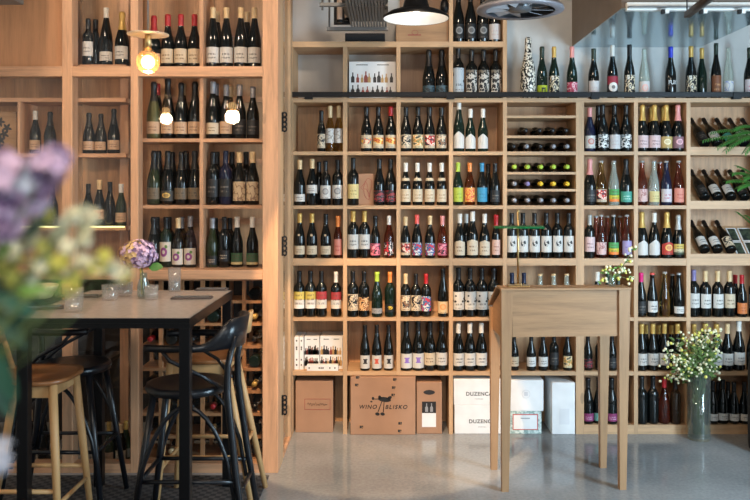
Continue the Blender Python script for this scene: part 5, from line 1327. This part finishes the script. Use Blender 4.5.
part('stems', st, stem_green, bq); part('petals', pet, [lilac, lilac_dark, cream_petal, yellow_petal, pale_blue], bq); part('leaves', lv, [leaf_green, leaf_dark], bq)

for o in list(bpy.data.objects):
    nm = o.name.split('.')[0]; p_ = o.parent
    if p_ is None or p_.parent is not None: continue
    sib = {c.name.split('.')[0]: c for c in p_.children}
    host = None
    if nm in ('lettering', 'small_lettering', 'script', 'printed_frame', 'emblem', 'crest', 'faint_label', 'hand_hole', 'drawing', 'branded_mark', 'carving') and 'box_body' in sib: host = sib['box_body']
    elif nm in ('shade_lining', 'blades') and 'shade' in sib: host = sib['shade']
    elif nm == 'print' and 'border' in sib: host = sib['border']
    elif nm == 'filament' and 'glass_globe' in sib: host = sib['glass_globe']
    elif nm == 'finial' and 'stem' in sib: host = sib['stem']
    elif nm == 'label_drawing': host = sib['black_label']
    elif nm == 'neck_band' or nm == 'seal': host = sib.get('bottle_glass')
    if host is not None: o.parent = host
# ================================================================ LIGHT
def area(name, loc, target, size, energy, col, sy=None):
    l = bpy.data.lights.new(name, 'AREA'); l.energy = energy; l.color = col; l.size = size
    if sy: l.shape = 'RECTANGLE'; l.size_y = sy
    o = bpy.data.objects.new(name, l); C.objects.link(o); o.location = loc
    o.rotation_euler = (Vector(target)-Vector(loc)).to_track_quat('-Z', 'Y').to_euler(); return o
area('window_daylight', (3.14, 2.3, 1.35), (.6, 4.4, .1), .9, 225, (.58, .82, 1), 1.7)
area('shopfront_daylight', (.3, -2.15, 1.7), (.3, 5, 1.3), .5, 36, (.82, .92, 1), 2.3)
area('shopfront_daylight', (2.5, -2.15, 1.7), (1.4, 5, 1.3), .5, 42, (.82, .92, 1), 2.3)
area('added_warm_fill', (-1.9, 3.0, 3.26), (-1.5, 4.7, 1.5), .3, 30, (1, .79, .58))  # unseen fill, added to warm the cabinet wood
area('added_warm_fill', (.2, 3.3, 3.26), (0, 5.3, 1.2), .25, 26, (1, .78, .57))  # another added fill, warming the middle shelves from overhead
area('added_warm_fill', (-.1, -.3, 3.1), (-.5, .9, 1.4), .25, 34, (1, .86, .70))  # added behind the camera to brighten the foreground bouquet
area('cabinet_warm_light', (-1.5, 5.2, 2.6), (-1.2, 5.2, .2), .12, 14, (1, .72, .45))
l = bpy.data.lights.new('added_pool_spot', 'SPOT'); l.energy = 620; l.color = (1, .68, .40); l.spot_size = .50; l.spot_blend = .12; l.shadow_soft_size = .03  # unseen spot added to throw the warm pool on floor and lower shelves
lo = bpy.data.objects.new('added_pool_spot', l); C.objects.link(lo); lo.location = (-.25, 2.9, 3.27)
lo.rotation_euler = (Vector((-.03, 5.13, 0))-lo.location).to_track_quat('-Z', 'Y').to_euler()
wd = bpy.data.worlds.new('sky'); bpy.context.scene.world = wd; wd.use_nodes = True
bg = wd.node_tree.nodes['Background']; bg.inputs[0].default_value = (.72, .82, 1, 1); bg.inputs[1].default_value = .2

# ================================================================ CAMERA
cam = bpy.data.cameras.new('camera'); co = bpy.data.objects.new('camera', cam); C.objects.link(co)
co.location = (0, 0, CAMH); co.rotation_euler = (PI/2, 0, 0)
cam.sensor_width = 36; cam.lens = F/750*36; cam.shift_x = -(CX-375)/750; cam.shift_y = -(250-CY)/750
cam.dof.use_dof = True; cam.dof.focus_distance = 5.0; cam.dof.aperture_fstop = 2.7; cam.clip_start = .05
sc = bpy.context.scene; sc.camera = co
sc.view_settings.view_transform = 'Standard'; sc.view_settings.look = 'None'; sc.view_settings.gamma = 1; sc.view_settings.use_curve_mapping = False
sc.view_settings.exposure = -.2
print('BOTTLES', NB[0], 'OBJECTS', len(bpy.data.objects))
